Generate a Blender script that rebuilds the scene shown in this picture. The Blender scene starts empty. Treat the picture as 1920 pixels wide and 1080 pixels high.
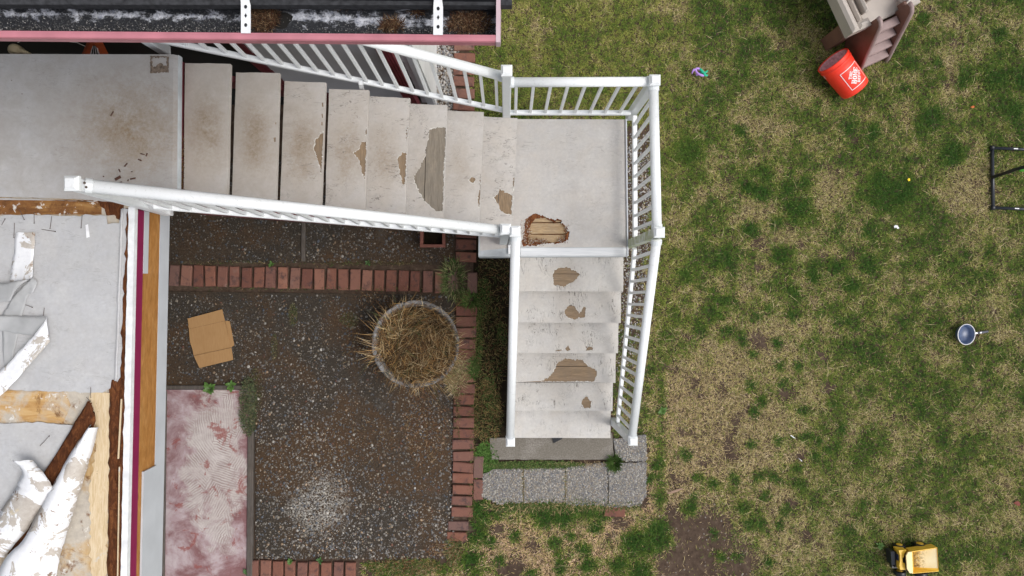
import bpy, math, random
import numpy as np
from mathutils import Vector, Matrix
from mathutils.geometry import tessellate_polygon

random.seed(7)
rng = np.random.default_rng(11)
scene = bpy.context.scene
COL = scene.collection

# ------------------------------------------------------------------ camera, world, sun, exposure
CH, CF = 6.8, 1330.0           # drone height above the ground (m); focal length in 1920-wide pixels
cam = bpy.data.cameras.new('camera')
cam.sensor_width = 36.0
cam.lens = 36.0 * CF / 1920.0
cam.clip_start, cam.clip_end = 0.05, 500
camo = bpy.data.objects.new('camera', cam)
camo.location = (0, 0, CH)
COL.objects.link(camo)
scene.camera = camo

SUN_EL, SUN_AZ = math.radians(56), math.radians(102)     # azimuth clockwise from north (+Y)
world = bpy.data.worlds.new('World')
scene.world = world
world.use_nodes = True
wt = world.node_tree
wt.nodes.clear()
sky = wt.nodes.new('ShaderNodeTexSky')
sky.sky_type = 'NISHITA'
sky.sun_disc = False
sky.sun_elevation = SUN_EL
sky.sun_rotation = SUN_AZ
sky.air_density = 1.0
sky.dust_density = 4.0
hsv = wt.nodes.new('ShaderNodeHueSaturation')
hsv.inputs['Saturation'].default_value = 0.3
bg = wt.nodes.new('ShaderNodeBackground')
bg.inputs['Strength'].default_value = 0.15
wo = wt.nodes.new('ShaderNodeOutputWorld')
wt.links.new(sky.outputs[0], hsv.inputs['Color'])
wt.links.new(hsv.outputs[0], bg.inputs['Color'])
wt.links.new(bg.outputs[0], wo.inputs['Surface'])

sun = bpy.data.lights.new('sun', 'SUN')
sun.energy = 0.9
sun.angle = math.radians(24)
sun.color = (1.0, 0.965, 0.92)
suno = bpy.data.objects.new('sun', sun)
sd = Vector((math.sin(SUN_AZ) * math.cos(SUN_EL), math.cos(SUN_AZ) * math.cos(SUN_EL), math.sin(SUN_EL)))
suno.rotation_euler = (-sd).to_track_quat('-Z', 'Y').to_euler()
suno.location = sd * 30
COL.objects.link(suno)

vs = scene.view_settings
vs.view_transform = 'Standard'
vs.look = 'None'
vs.exposure = 0.30
vs.gamma = 1.0
vs.use_curve_mapping = False


# ------------------------------------------------------------------ geometry helpers
def P(px, py, z=0.0):
    """world point that stands at height z on the sight line of a photo pixel"""
    d = CH - z
    return Vector(((px - 960) * d / CF, (540 - py) * d / CF, z))


def PX(v):
    d = CH - v[2]
    return (960 + v[0] * CF / d, 540 - v[1] * CF / d)


def wloc(o):
    return o.location + (wloc(o.parent) if o.parent else Vector((0, 0, 0)))


class MB:
    def __init__(self):
        self.v, self.f, self.m = [], [], []

    def add(self, verts, faces, mi=0):
        o = len(self.v)
        self.v += [tuple(p) for p in verts]
        for f in faces:
            self.f.append([i + o for i in f])
            self.m.append(mi)
        return self

    def build(self, name, mats, parent=None, origin=None, smooth=False, loc=None):
        o = Vector(origin) if origin is not None else Vector((0, 0, 0))
        me = bpy.data.meshes.new(name)
        me.from_pydata([tuple(Vector(p) - o) for p in self.v], [], self.f)
        if not isinstance(mats, (list, tuple)):
            mats = [mats]
        for m in mats:
            me.materials.append(m)
        if len(mats) > 1:
            me.polygons.foreach_set('material_index', self.m)
        if smooth:
            me.polygons.foreach_set('use_smooth', [True] * len(me.polygons))
        me.update()
        ob = bpy.data.objects.new(name, me)
        COL.objects.link(ob)
        ob.location = o
        if parent is not None:
            ob.parent = parent
            ob.location = o - wloc(parent)
        return ob

    # --- shapes
    def prism(self, top, th, mi=0, side_mi=None, bottom=True):
        """polygon (list of points, any height) dropped by th"""
        n = len(top)
        top = [Vector(p) for p in top]
        a = sum((top[i].x * top[(i + 1) % n].y - top[(i + 1) % n].x * top[i].y) for i in range(n))
        if a < 0:
            top = top[::-1]
        bot = [p - Vector((0, 0, th)) for p in top]
        self.add(top + bot, [list(range(n))], mi)
        o = len(self.v) - 2 * n
        if bottom:
            self.f.append([o + n + i for i in range(n)][::-1]); self.m.append(mi)
        sm = mi if side_mi is None else side_mi
        for i in range(n):
            j = (i + 1) % n
            self.f.append([o + i, o + n + i, o + n + j, o + j]); self.m.append(sm)
        return self

    def box(self, c, s, rz=0.0, bev=0.0, mi=0, tilt=None):
        hx, hy, hz = s[0] / 2, s[1] / 2, s[2] / 2
        R = Matrix.Rotation(rz, 3, 'Z')
        if tilt:
            R = R @ Matrix.Rotation(tilt[0], 3, 'X') @ Matrix.Rotation(tilt[1], 3, 'Y')
        c = Vector(c)
        if bev <= 0:
            pts = [(x * hx, y * hy, z * hz) for z in (-1, 1) for y in (-1, 1) for x in (-1, 1)]
            fs = [(0, 2, 3, 1), (4, 5, 7, 6), (0, 1, 5, 4), (2, 6, 7, 3), (0, 4, 6, 2), (1, 3, 7, 5)]
        else:
            b = min(bev, hx * .9, hy * .9, hz * .9)
            def ring(ix, iy, z):
                return [(-ix, -iy, z), (ix, -iy, z), (ix, iy, z), (-ix, iy, z)]
            pts = ring(hx - b, hy - b, -hz) + ring(hx, hy, -hz + b) + ring(hx, hy, hz - b) + ring(hx - b, hy - b, hz)
            fs = [(3, 2, 1, 0), (12, 13, 14, 15)]
            for k in range(3):
                for i in range(4):
                    j = (i + 1) % 4
                    fs.append((4 * k + i, 4 * k + j, 4 * k + 4 + j, 4 * k + 4 + i))
        return self.add([R @ Vector(p) + c for p in pts], fs, mi)

    def beam(self, a, b, w, h, up=(0, 0, 1), ch=0.0, mi=0, prof=None):
        """bar from a to b, w across, h along up"""
        a, b = Vector(a), Vector(b)
        ax = (b - a).normalized()
        up = Vector(up)
        if abs(ax.dot(up)) > .98:
            up = Vector((0, 1, 0))
        sx = ax.cross(up).normalized()
        uy = sx.cross(ax).normalized()
        if prof is None:
            x, y = w / 2, h / 2
            if ch > 0:
                prof = [(-x + ch, -y), (x - ch, -y), (x, -y + ch), (x, y - ch), (x - ch, y), (-x + ch, y), (-x, y - ch), (-x, -y + ch)]
            else:
                prof = [(-x, -y), (x, -y), (x, y), (-x, y)]
        n = len(prof)
        v = [a + sx * p[0] + uy * p[1] for p in prof] + [b + sx * p[0] + uy * p[1] for p in prof]
        fs = [list(range(n))[::-1], list(range(n, 2 * n))]
        for i in range(n):
            j = (i + 1) % n
            fs.append([i, j, n + j, n + i])
        return self.add(v, fs, mi)

    def tube(self, pts, r, n=8, mi=0, cap=True):
        pts = [Vector(p) for p in pts]
        rs = r if isinstance(r, (list, tuple)) else [r] * len(pts)
        o = len(self.v)
        prev = None
        for i, p in enumerate(pts):
            t = (pts[min(i + 1, len(pts) - 1)] - pts[max(i - 1, 0)]).normalized()
            s = t.cross(Vector((0, 0, 1)))
            if s.length < 1e-3:
                s = prev if prev is not None else Vector((1, 0, 0))
            s.normalize()
            prev = s
            u = s.cross(t)
            for k in range(n):
                a = 2 * math.pi * k / n
                self.v.append(tuple(p + (s * math.cos(a) + u * math.sin(a)) * rs[i]))
        for i in range(len(pts) - 1):
            for k in range(n):
                j = (k + 1) % n
                self.f.append([o + i * n + k, o + i * n + j, o + (i + 1) * n + j, o + (i + 1) * n + k]); self.m.append(mi)
        if cap:
            self.f.append([o + k for k in range(n)][::-1]); self.m.append(mi)
            e = o + (len(pts) - 1) * n
            self.f.append([e + k for k in range(n)]); self.m.append(mi)
        return self

    def lathe(self, prof, c, n=32, axis=(0, 0, 1), mi=0, ref=None, wob=0.0):
        """prof: (radius, height) list"""
        ax = Vector(axis).normalized()
        s = Vector(ref) if ref else (Vector((1, 0, 0)) if abs(ax.x) < .9 else Vector((0, 1, 0)))
        s = (s - ax * s.dot(ax)).normalized()
        t = ax.cross(s)
        c = Vector(c)
        o = len(self.v)
        for r, h in prof:
            for k in range(n):
                a = 2 * math.pi * k / n
                rr = r * (1 + wob * random.uniform(-1, 1))
                self.v.append(tuple(c + ax * h + (s * math.cos(a) + t * math.sin(a)) * rr))
        for i in range(len(prof) - 1):
            for k in range(n):
                j = (k + 1) % n
                self.f.append([o + i * n + k, o + i * n + j, o + (i + 1) * n + j, o + (i + 1) * n + k]); self.m.append(mi)
        return self

    def fan(self, c, ring, mi=0):
        o = len(self.v)
        self.v.append(tuple(c))
        self.v += [tuple(p) for p in ring]
        n = len(ring)
        for i in range(n):
            self.f.append([o, o + 1 + i, o + 1 + (i + 1) % n]); self.m.append(mi)
        return self

    def sheet(self, outer, holes, th, mi=0, side_mi=None):
        """flat sheet with holes; all points carry their own z; thickness th downwards; open below"""
        loops = [[Vector(p) for p in outer]] + [[Vector(p) for p in h] for h in holes]
        flat = [p for l in loops for p in l]
        o = len(self.v)
        tris = tessellate_polygon(loops)
        self.v += [tuple(p) for p in flat]
        n = len(flat)
        self.v += [tuple(p - Vector((0, 0, th))) for p in flat]
        for t in tris:
            a, b, c = (flat[i] for i in t)
            nz = (b.x - a.x) * (c.y - a.y) - (c.x - a.x) * (b.y - a.y)
            if abs(nz) < 1e-12:
                continue
            t = list(t) if nz > 0 else list(t)[::-1]
            self.f.append([o + i for i in t]); self.m.append(mi)
        k = 0
        sm = mi if side_mi is None else side_mi
        for l in loops:
            m = len(l)
            for i in range(m):
                j = (i + 1) % m
                self.f.append([o + k + i, o + k + j, o + n + k + j, o + n + k + i]); self.m.append(sm)
            k += m
        return self


def jag(poly, amp, step, seed=0):
    """subdivide a closed outline and roughen it (2-D or 3-D points)"""
    r = random.Random(seed)
    out = []
    n = len(poly)
    for i in range(n):
        a, b = Vector(poly[i]), Vector(poly[(i + 1) % n])
        L = (b - a).length
        k = max(1, int(L / step))
        t = (b - a).normalized() if L > 0 else Vector((1, 0, 0) if len(a) == 3 else (1, 0))
        nn = Vector((-t.y, t.x, 0)) if len(a) == 3 else Vector((-t.y, t.x))
        for q in range(k):
            f = q / k
            out.append(a.lerp(b, f) + nn * r.gauss(0, amp))
    return out


def tag(o, label=None, cat=None, group=None, kind=None):
    if label: o['label'] = label
    if cat: o['category'] = cat
    if group: o['group'] = group
    if kind: o['kind'] = kind
    return o


def empty(name, loc=(0, 0, 0), label=None, cat=None, group=None, kind=None):
    o = bpy.data.objects.new(name, None)
    o.empty_display_size = .1
    COL.objects.link(o)
    o.location = loc
    return tag(o, label, cat, group, kind)


def kid(name, mesh, parent, loc, rz=0.0):
    o = bpy.data.objects.new(name, mesh)
    COL.objects.link(o)
    o.parent = parent
    o.location = Vector(loc) - parent.location
    o.rotation_euler = (0, 0, rz)
    return o


# ------------------------------------------------------------------ numpy noise
def _hash(ix, iy, seed):
    h = (ix.astype(np.int64) * 374761393 + iy.astype(np.int64) * 668265263 + seed * 974711) & 0x7fffffff
    h = (h ^ (h >> 13)) * 1274126177 & 0x7fffffff
    return ((h ^ (h >> 16)) & 0xffff) / 65535.0


def vnoise(x, y, seed=0):
    ix, iy = np.floor(x), np.floor(y)
    fx, fy = x - ix, y - iy
    fx, fy = fx * fx * (3 - 2 * fx), fy * fy * (3 - 2 * fy)
    a, b = _hash(ix, iy, seed), _hash(ix + 1, iy, seed)
    c, d = _hash(ix, iy + 1, seed), _hash(ix + 1, iy + 1, seed)
    return (a * (1 - fx) + b * fx) * (1 - fy) + (c * (1 - fx) + d * fx) * fy


def fbm(x, y, seed=0, oct=3):
    s, a, t = 0, 1, 0
    for o in range(oct):
        s = s + a * vnoise(x * 2 ** o + 17 * o, y * 2 ** o - 9 * o, seed + o)
        t += a
        a *= .5
    return s / t


# ------------------------------------------------------------------ materials
class Mat:
    def __init__(self, name):
        self.mat = bpy.data.materials.new(name)
        self.mat.use_nodes = True
        self.t = self.mat.node_tree
        self.t.nodes.clear()
        self.out = self.t.nodes.new('ShaderNodeOutputMaterial')
        self.b = self.t.nodes.new('ShaderNodeBsdfPrincipled')
        self.t.links.new(self.b.outputs[0], self.out.inputs[0])
        self.tc = self.t.nodes.new('ShaderNodeTexCoord')

    def put(self, sock, val):
        if isinstance(val, bpy.types.NodeSocket):
            self.t.links.new(val, sock)
        elif isinstance(val, (tuple, list)) and len(val) == 3 and sock.type == 'RGBA':
            sock.default_value = (*val, 1)
        else:
            sock.default_value = val

    def vec(self, kind='Object', scale=(1, 1, 1), rot=(0, 0, 0), loc=(0, 0, 0)):
        if kind == 'World':
            g = self.t.nodes.new('ShaderNodeNewGeometry').outputs['Position']
        else:
            g = self.tc.outputs[kind]
        m = self.t.nodes.new('ShaderNodeMapping')
        m.inputs['Scale'].default_value = scale
        m.inputs['Rotation'].default_value = rot
        m.inputs['Location'].default_value = loc
        self.t.links.new(g, m.inputs['Vector'])
        return m.outputs[0]

    def noise(self, scale, detail=4, rough=.55, dist=0, vec=None):
        n = self.t.nodes.new('ShaderNodeTexNoise')
        n.inputs['Scale'].default_value = scale
        n.inputs['Detail'].default_value = detail
        n.inputs['Roughness'].default_value = rough
        n.inputs['Distortion'].default_value = dist
        self.t.links.new(vec if vec is not None else self.tc.outputs['Object'], n.inputs['Vector'])
        return n.outputs['Fac']

    def vor(self, scale, feature='F1', vec=None, out='Distance', rnd=1.0):
        n = self.t.nodes.new('ShaderNodeTexVoronoi')
        n.feature = feature
        n.inputs['Scale'].default_value = scale
        n.inputs['Randomness'].default_value = rnd
        self.t.links.new(vec if vec is not None else self.tc.outputs['Object'], n.inputs['Vector'])
        return n.outputs[out]

    def wave(self, scale, dist=2, vec=None, detail=2, dscale=1.0, direction='X'):
        n = self.t.nodes.new('ShaderNodeTexWave')
        n.bands_direction = direction
        n.inputs['Scale'].default_value = scale
        n.inputs['Distortion'].default_value = dist
        n.inputs['Detail'].default_value = detail
        n.inputs['Detail Scale'].default_value = dscale
        self.t.links.new(vec if vec is not None else self.tc.outputs['Object'], n.inputs['Vector'])
        return n.outputs['Fac']

    def ramp(self, fac, stops, interp='LINEAR'):
        n = self.t.nodes.new('ShaderNodeValToRGB')
        n.color_ramp.interpolation = interp
        e = n.color_ramp.elements
        while len(e) < len(stops):
            e.new(.5)
        for k, (p, c) in enumerate(stops):
            e[k].position = p
            if not isinstance(c, (tuple, list)):
                c = (c, c, c)
            e[k].color = (*c, 1)
        self.put(n.inputs[0], fac)
        return n.outputs[0]

    def mix(self, fac, a, b, mode='MIX'):
        n = self.t.nodes.new('ShaderNodeMix')
        n.data_type = 'RGBA'
        n.blend_type = mode
        self.put(n.inputs[0], fac)
        self.put(n.inputs[6], a)
        self.put(n.inputs[7], b)
        return n.outputs[2]

    def math(self, op, a, b=None, c=None):
        n = self.t.nodes.new('ShaderNodeMath')
        n.operation = op
        self.put(n.inputs[0], a)
        if b is not None: self.put(n.inputs[1], b)
        if c is not None: self.put(n.inputs[2], c)
        return n.outputs[0]

    def rand(self):
        return self.t.nodes.new('ShaderNodeObjectInfo').outputs['Random']

    def objcol(self):
        s = self.t.nodes.new('ShaderNodeSeparateColor')
        self.t.links.new(self.t.nodes.new('ShaderNodeObjectInfo').outputs['Color'], s.inputs[0])
        return s.outputs

    def attr(self, name):
        n = self.t.nodes.new('ShaderNodeAttribute')
        n.attribute_name = name
        return n.outputs['Color']

    def sep(self, v):
        s = self.t.nodes.new('ShaderNodeSeparateXYZ')
        self.t.links.new(v, s.inputs[0])
        return s.outputs

    def done(self, color, rough=.7, height=None, bump=.3, bdist=.005, metal=0.0, spec=.4):
        self.put(self.b.inputs['Base Color'], color)
        self.put(self.b.inputs['Roughness'], rough)
        self.b.inputs['Metallic'].default_value = metal
        self.b.inputs['Specular IOR Level'].default_value = spec
        if height is not None:
            n = self.t.nodes.new('ShaderNodeBump')
            n.inputs['Strength'].default_value = bump
            n.inputs['Distance'].default_value = bdist
            self.put(n.inputs['Height'], height)
            self.t.links.new(n.outputs[0], self.b.inputs['Normal'])
        return self.mat


def plain(name, col, rough=.6, var=.15, scale=14, metal=0.0, spec=.4, bump=.15):
    m = Mat(name)
    n = m.noise(scale, 5)
    lo = tuple(c * (1 - var) for c in col)
    hi = tuple(min(1, c * (1 + var)) for c in col)
    return m.done(m.ramp(n, [(.3, lo), (.7, hi)]), rough, m.noise(scale * 6, 3), bump, .002, metal, spec)


def vcol(name, rough=.75, spec=.2):
    m = Mat(name)
    return m.done(m.attr('col'), rough, spec=spec)


def membrane_mat(name, base=(.60, .59, .57), axis='X', warmth=.28):
    """worn off-white walking membrane; object colour: R = brown wear, G = cracking, B = grey weathering"""
    m = Mat(name)
    oc = m.objcol()
    v = m.vec('World')
    big = m.noise(3.2, 4, .6, .4, v)
    fine = m.noise(46, 6, .7, 0, v)
    mid = m.noise(13, 5, .65, .3, v)
    c = m.mix(m.ramp(big, [(.3, 0), (.72, 1)]), tuple(x * .84 for x in base), base)
    c = m.mix(m.math('MULTIPLY', m.ramp(mid, [(.36, 0), (.7, 1)]), .5), c, (base[0] * .70, base[1] * .70, base[2] * .74))
    warm = m.ramp(m.noise(4.6, 5, .66, .6, m.vec('World', loc=(8, 3, 0))), [(.40, 0), (.66, warmth)])
    c = m.mix(warm, c, (base[0] * .86, base[1] * .76, base[2] * .64))
    c = m.mix(m.ramp(fine, [(.25, .4), (.7, 0)]), c, (.34, .33, .32))
    grime = m.math('MULTIPLY', oc[0], m.ramp(m.noise(8, 6, .72, .4, m.vec('World', loc=(2, 7, 0))), [(.28, .15), (.64, .95)]))
    c = m.mix(grime, c, (base[0] * .66, base[1] * .62, base[2] * .58))
    # foot wear in the middle of the piece
    xyz = m.sep(m.vec('Object'))
    wx = m.math('ADD', .12, m.math('MULTIPLY', oc[2], .40))
    gx = m.math('POWER', m.math('ABSOLUTE', m.math('DIVIDE', xyz[0], wx)), 2)
    gy = m.math('POWER', m.math('ABSOLUTE', m.math('DIVIDE', xyz[1], m.math('ADD', .25, m.math('MULTIPLY', oc[2], .12)))), 2)
    g = m.math('EXPONENT', m.math('MULTIPLY', m.math('ADD', gx, gy), -1.0))
    g = m.math('MULTIPLY', g, m.ramp(m.noise(6, 6, .72, .5, v), [(.25, .35), (.6, 1)]))
    g = m.math('MULTIPLY', g, m.ramp(m.noise(55, 5, .75, 0, v), [(.30, .45), (.62, 1)]))
    wear = m.math('MULTIPLY', g, oc[0])
    c = m.mix(wear, c, (.25, .185, .118))
    # short cracks running across the piece
    sc = (5, 26, 1) if axis == 'X' else (26, 5, 1)
    n1 = m.noise(1.0, 3, .55, 1.2, m.vec('World', sc))
    n2 = m.noise(1.7, 4, .6, 2.0, m.vec('World', (14, 14, 1), loc=(5, 2, 0)))
    l1 = m.ramp(m.math('ABSOLUTE', m.math('SUBTRACT', n1, .5)), [(.006, 1), (.014, 0)])
    l2 = m.ramp(m.math('ABSOLUTE', m.math('SUBTRACT', n2, .5)), [(.006, 1), (.013, 0)])
    k1 = m.ramp(m.noise(6.5, 3, .6, .5, m.vec('World', loc=(3.1, 1.7, 0))), [(.50, 0), (.58, 1)])
    k2 = m.ramp(m.noise(8.5, 3, .6, .5, m.vec('World', loc=(1.1, 6.7, 0))), [(.54, 0), (.62, 1)])
    crv = m.math('MAXIMUM', m.math('MULTIPLY', l1, k1), m.math('MULTIPLY', l2, k2))
    crv = m.math('MULTIPLY', m.math('MULTIPLY', crv, oc[1]), .85)
    c = m.mix(crv, c, (.13, .115, .10))
    sp = m.ramp(m.vor(9, 'F1', v), [(.02, 1), (.05, 0)])
    spm = m.ramp(m.noise(4, 2, .5, 0, m.vec('World', loc=(9, 4, 0))), [(.55, 0), (.6, .75)])
    c = m.mix(m.math('MULTIPLY', sp, spm), c, (.14, .11, .09))
    h = m.math('ADD', m.math('MULTIPLY', m.noise(120, 4, .6, 0, v), .5), m.math('MULTIPLY', crv, -1.2))
    return m.done(c, m.ramp(mid, [(.3, .55), (.7, .75)]), h, .25, .003, spec=.35)


def wood_mat(name, axis, c0, c1, c2, knots=True, dark=.5):
    """grain along axis ('X' or 'Y')"""
    m = Mat(name)
    sc = (2.2, 30, 8) if axis == 'X' else (30, 2.2, 8)
    v = m.vec('World', sc)
    g = m.noise(1.6, 6, .65, 1.6, v)
    f = m.noise(6, 5, .7, .6, v)
    c = m.ramp(g, [(.25, c0), (.5, c1), (.75, c2)])
    c = m.mix(m.ramp(f, [(.35, dark), (.6, 0)]), c, tuple(x * .45 for x in c0))
    if not knots:
        c = m.mix(m.ramp(m.noise(9, 5, .7, .5, m.vec('World')), [(.42, 0), (.65, .6)]), c, tuple(.55 * x + .05 for x in c1))
    if knots:
        k = m.vor(3.4, 'F1', m.vec('World', (.01, 1.1, 3.0)))
        c = m.mix(m.ramp(k, [(.05, .9), (.13, 0)]), c, (.11, .05, .02))
    return m.done(c, .75, f, .35, .003, spec=.2)


MT = {}
MT['membrane'] = membrane_mat('tread_membrane', (.66, .635, .605))
MT['membrane_low'] = membrane_mat('lower_tread_membrane', (.68, .66, .625), 'Y')
MT['deck'] = membrane_mat('deck_membrane', (.585, .59, .60), 'X', .16)
MT['undercoat'] = plain('flaked_undercoat', (.60, .58, .54), .8, .3, 60)
MT['bare_y'] = wood_mat('bare_wood_y', 'Y', (.20, .145, .095), (.30, .21, .13), (.36, .27, .18), False)
MT['bare_x'] = wood_mat('bare_wood_x', 'X', (.20, .145, .095), (.30, .21, .13), (.36, .27, .18), False)
MT['grey_y'] = wood_mat('weathered_wood_y', 'Y', (.17, .15, .125), (.27, .23, .18), (.34, .29, .23), False)
MT['pale_x'] = wood_mat('pale_plank', 'X', (.36, .22, .11), (.53, .38, .22), (.64, .50, .33), False, .6)
MT['fir'] = wood_mat('fir_board', 'Y', (.30, .125, .03), (.42, .195, .055), (.50, .26, .09), True, .35)


def white_paint(name, base=(.82, .84, .85)):
    m = Mat(name)
    v = m.vec('World')
    n = m.noise(9, 5, .6, 0, v)
    s = m.noise(60, 4, .7, 0, v)
    c = m.mix(m.ramp(n, [(.45, 0), (.8, .35)]), base, tuple(x * .78 for x in base))
    c = m.mix(m.ramp(s, [(.58, 0), (.78, .55)]), c, (.40, .40, .37))
    c = m.mix(m.ramp(m.noise(28, 6, .75, .5, m.vec('World', loc=(3, 3, 1))), [(.60, 0), (.72, .45)]), c, (.50, .51, .47))
    return m.done(c, .38, s, .05, .001, spec=.5)


MT['white'] = white_paint('white_painted_metal')
MT['whitepost'] = white_paint('white_post_paint', (.70, .73, .745))


def mossy():
    m = Mat('mossy_white_paint')
    v = m.vec('World')
    n = m.noise(14, 5, .65, .4, v)
    c = m.mix(m.ramp(n, [(.38, 0), (.6, 1)]), (.62, .65, .62), (.36, .40, .20))
    return m.done(c, .6, n, .1, .002)


MT['mossy'] = mossy()


def metal_edge():
    m = Mat('aluminium_edge')
    v = m.vec('World', (1, 14, 1))
    n = m.noise(6, 5, .6, 0, v)
    c = m.ramp(n, [(.3, (.56, .58, .60)), (.7, (.72, .73, .74))])
    return m.done(c, .38, n, .1, .001, .15, .5)


MT['alu'] = metal_edge()
MT['greyclad'] = plain('grey_clad', (.45, .48, .50), .55, .22, 7)
MT['maroon'] = plain('maroon_paint', (.14, .022, .03), .5, .25, 10)
MT['redtrim'] = plain('crimson_trim_paint', (.235, .016, .072), .45, .12, 6)
MT['greyboard'] = plain('pale_grey_board', (.50, .52, .55), .6, .07, 5)
MT['whiteflash'] = plain('white_flashing', (.76, .77, .78), .5, .12, 20)
MT['siding'] = plain('grey_siding_paint', (.46, .46, .49), .6, .05, 3)
MT['cornerboard'] = plain('white_corner_paint', (.74, .74, .73), .6, .08, 5)
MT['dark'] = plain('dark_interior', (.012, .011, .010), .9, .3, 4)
MT['roof'] = plain('dark_shingle', (.035, .036, .04), .9, .5, 60)
MT['pinkmetal'] = plain('rose_gutter_paint', (.47, .18, .215), .42, .12, 12)
MT['palepink'] = plain('pale_rose_paint', (.56, .42, .46), .5, .1, 12)
MT['cord'] = plain('white_cord', (.6, .6, .57), .6)
MT['orange'] = plain('orange_fibreglass', (.5, .09, .025), .5)
MT['cream'] = plain('cream_plastic', (.62, .52, .33), .5)
MT['black'] = plain('black_plastic', (.012, .013, .016), .35, .3, 30)
MT['blacktube'] = plain('black_tube', (.014, .017, .024), .3, .2, 30, spec=.6)
MT['lime'] = plain('lime_plastic', (.16, .62, .07), .4, .05)
MT['yellow'] = plain('yellow_plastic', (.82, .50, .05), .4, .08, 20)
MT['purple'] = plain('purple_plastic', (.46, .27, .70), .35, .15, 40)
MT['teal'] = plain('green_toy_plastic', (.02, .46, .27), .35, .2, 40)
MT['pink'] = plain('hot_pink_plastic', (.62, .02, .14), .35, .1)
MT['tan'] = plain('tan_plastic', (.38, .33, .285), .5, .07, 8)
MT['tanlight'] = plain('pale_tan_plastic', (.46, .41, .365), .5, .06, 8)
MT['brownpl'] = plain('brown_plastic', (.165, .082, .06), .5, .12, 10)
MT['mauvepl'] = plain('mauve_brown_plastic', (.32, .235, .225), .5, .1, 12)
MT['bucket'] = plain('red_orange_plastic', (.86, .045, .022), .4, .05, 10)
MT['whiteprint'] = plain('white_print', (.85, .80, .80), .5, .03)
MT['silver'] = plain('bright_metal', (.75, .75, .76), .3, .05, metal=.7)
MT['panrim'] = plain('pan_rim', (.72, .72, .72), .3, .05, metal=.3)
MT['panblue'] = plain('blue_grey_enamel', (.055, .085, .17), .3, .25, 30, spec=.5)
MT['panhandle'] = plain('dark_handle', (.05, .055, .075), .45, .2)
MT['terracotta'] = plain('terracotta_frame', (.24, .09, .065), .7, .2, 12)
MT['leafgreen'] = plain('weed_leaf', (.075, .155, .03), .55, .3, 20)
MT['leafdark'] = plain('weed_leaf_dark', (.05, .115, .028), .55, .3, 20)
MT['stem'] = plain('weed_stem', (.13, .12, .05), .7)
MT['deadleaf'] = plain('dead_leaf_orange', (.5, .13, .03), .7)
MT['deadleafbrown'] = plain('dead_leaf_brown', (.18, .04, .025), .7)
MT['petal'] = plain('yellow_petal', (.85, .65, .02), .6)
MT['trash'] = plain('white_scrap', (.82, .82, .84), .6)
MT['nail'] = plain('rusty_nail', (.10, .075, .06), .6, .3, 80)
MT['chip'] = plain('dark_wood_chip', (.09, .04, .028), .8, .3, 60)
MT['grass'] = vcol('grass_blades')
MT['pebble'] = vcol('pebbles', .55, .35)


def soil(name, c0, c1, c2, scale=18):
    m = Mat(name)
    v = m.vec('World')
    a = m.noise(2.3, 5, .6, .3, v)
    b = m.noise(scale, 6, .7, 0, v)
    c = m.ramp(b, [(.3, c0), (.55, c1), (.75, c2)])
    c = m.mix(m.ramp(a, [(.35, .5), (.65, 0)]), c, c0)
    return m.done(c, .95, b, .6, .012, spec=.1)


MT['soil'] = soil('lawn_soil', (.045, .030, .022), (.092, .064, .047), (.16, .118, .086))
MT['bedsoil'] = soil('bed_soil', (.012, .009, .006), (.026, .018, .011), (.06, .04, .02), 30)
MT['pottersoil'] = soil('planter_soil', (.03, .02, .012), (.07, .045, .022), (.14, .09, .045), 40)


def patio_mat():
    m = Mat('patio_matrix')
    v = m.vec('World')
    a = m.noise(1.5, 4, .6, .5, v)
    b = m.noise(60, 5, .7, 0, v)
    c = m.ramp(b, [(.3, (.016, .0125, .009)), (.7, (.062, .049, .036))])
    pr_ = P(745, 830)
    xr_ = m.sep(m.vec('World', (1 / .85, 1 / .65, 0), loc=(-pr_.x / .85, -pr_.y / .65, 0)))
    dr_ = m.math('ADD', m.math('POWER', xr_[0], 2), m.math('POWER', xr_[1], 2))
    a = m.math('ADD', a, m.math('MULTIPLY', m.math('EXPONENT', m.math('MULTIPLY', dr_, -1.0)), .13))
    rust = m.ramp(a, [(.46, 0), (.64, .65)])
    c = m.mix(rust, c, m.ramp(b, [(.3, (.036, .019, .008)), (.75, (.115, .060, .024))]))
    # bleached patch where something stood
    p = P(597, 945)
    xyz = m.sep(m.vec('World', (1 / .34, 1 / .34, 0), loc=(-p.x / .34, -p.y / .34, 0)))
    d = m.math('SQRT', m.math('ADD', m.math('POWER', xyz[0], 2), m.math('POWER', xyz[1], 2)))
    d = m.math('ADD', d, m.math('MULTIPLY', m.math('SUBTRACT', m.noise(7, 5, .75, .3, v), .5), 2.4))
    c = m.mix(m.math('MULTIPLY', m.ramp(d, [(.5, 1), (.95, 0)]), m.ramp(b, [(.48, 0), (.56, .9)])), c, (.40, .385, .35))
    w = m.ramp(m.noise(2.6, 5, .7, .3, m.vec('World', loc=(4, 2, 0))), [(.6, 0), (.75, .35)])
    c = m.mix(w, c, (.15, .14, .125))
    return m.done(c, .8, b, .6, .006, spec=.3)


MT['patio'] = patio_mat()


def aggregate_mat():
    m = Mat('pale_aggregate')
    v = m.vec('World')
    d = m.vor(95, 'F1', v, 'Color')
    e = m.vor(95, 'F1', v)
    c = m.ramp(m.sep(d)[0], [(.0, (.13, .13, .14)), (.35, (.25, .24, .225)), (.7, (.33, .30, .26)), (1, (.46, .44, .41))])
    c = m.mix(m.ramp(e, [(.35, 0), (.6, .7)]), c, (.13, .12, .11))
    c = m.mix(m.ramp(m.noise(5, 4, .6, .4, v), [(.4, .45), (.65, 0)]), c, (.17, .155, .13))
    return m.done(c, .85, e, .5, .004, spec=.2)


MT['aggregate'] = aggregate_mat()


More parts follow.
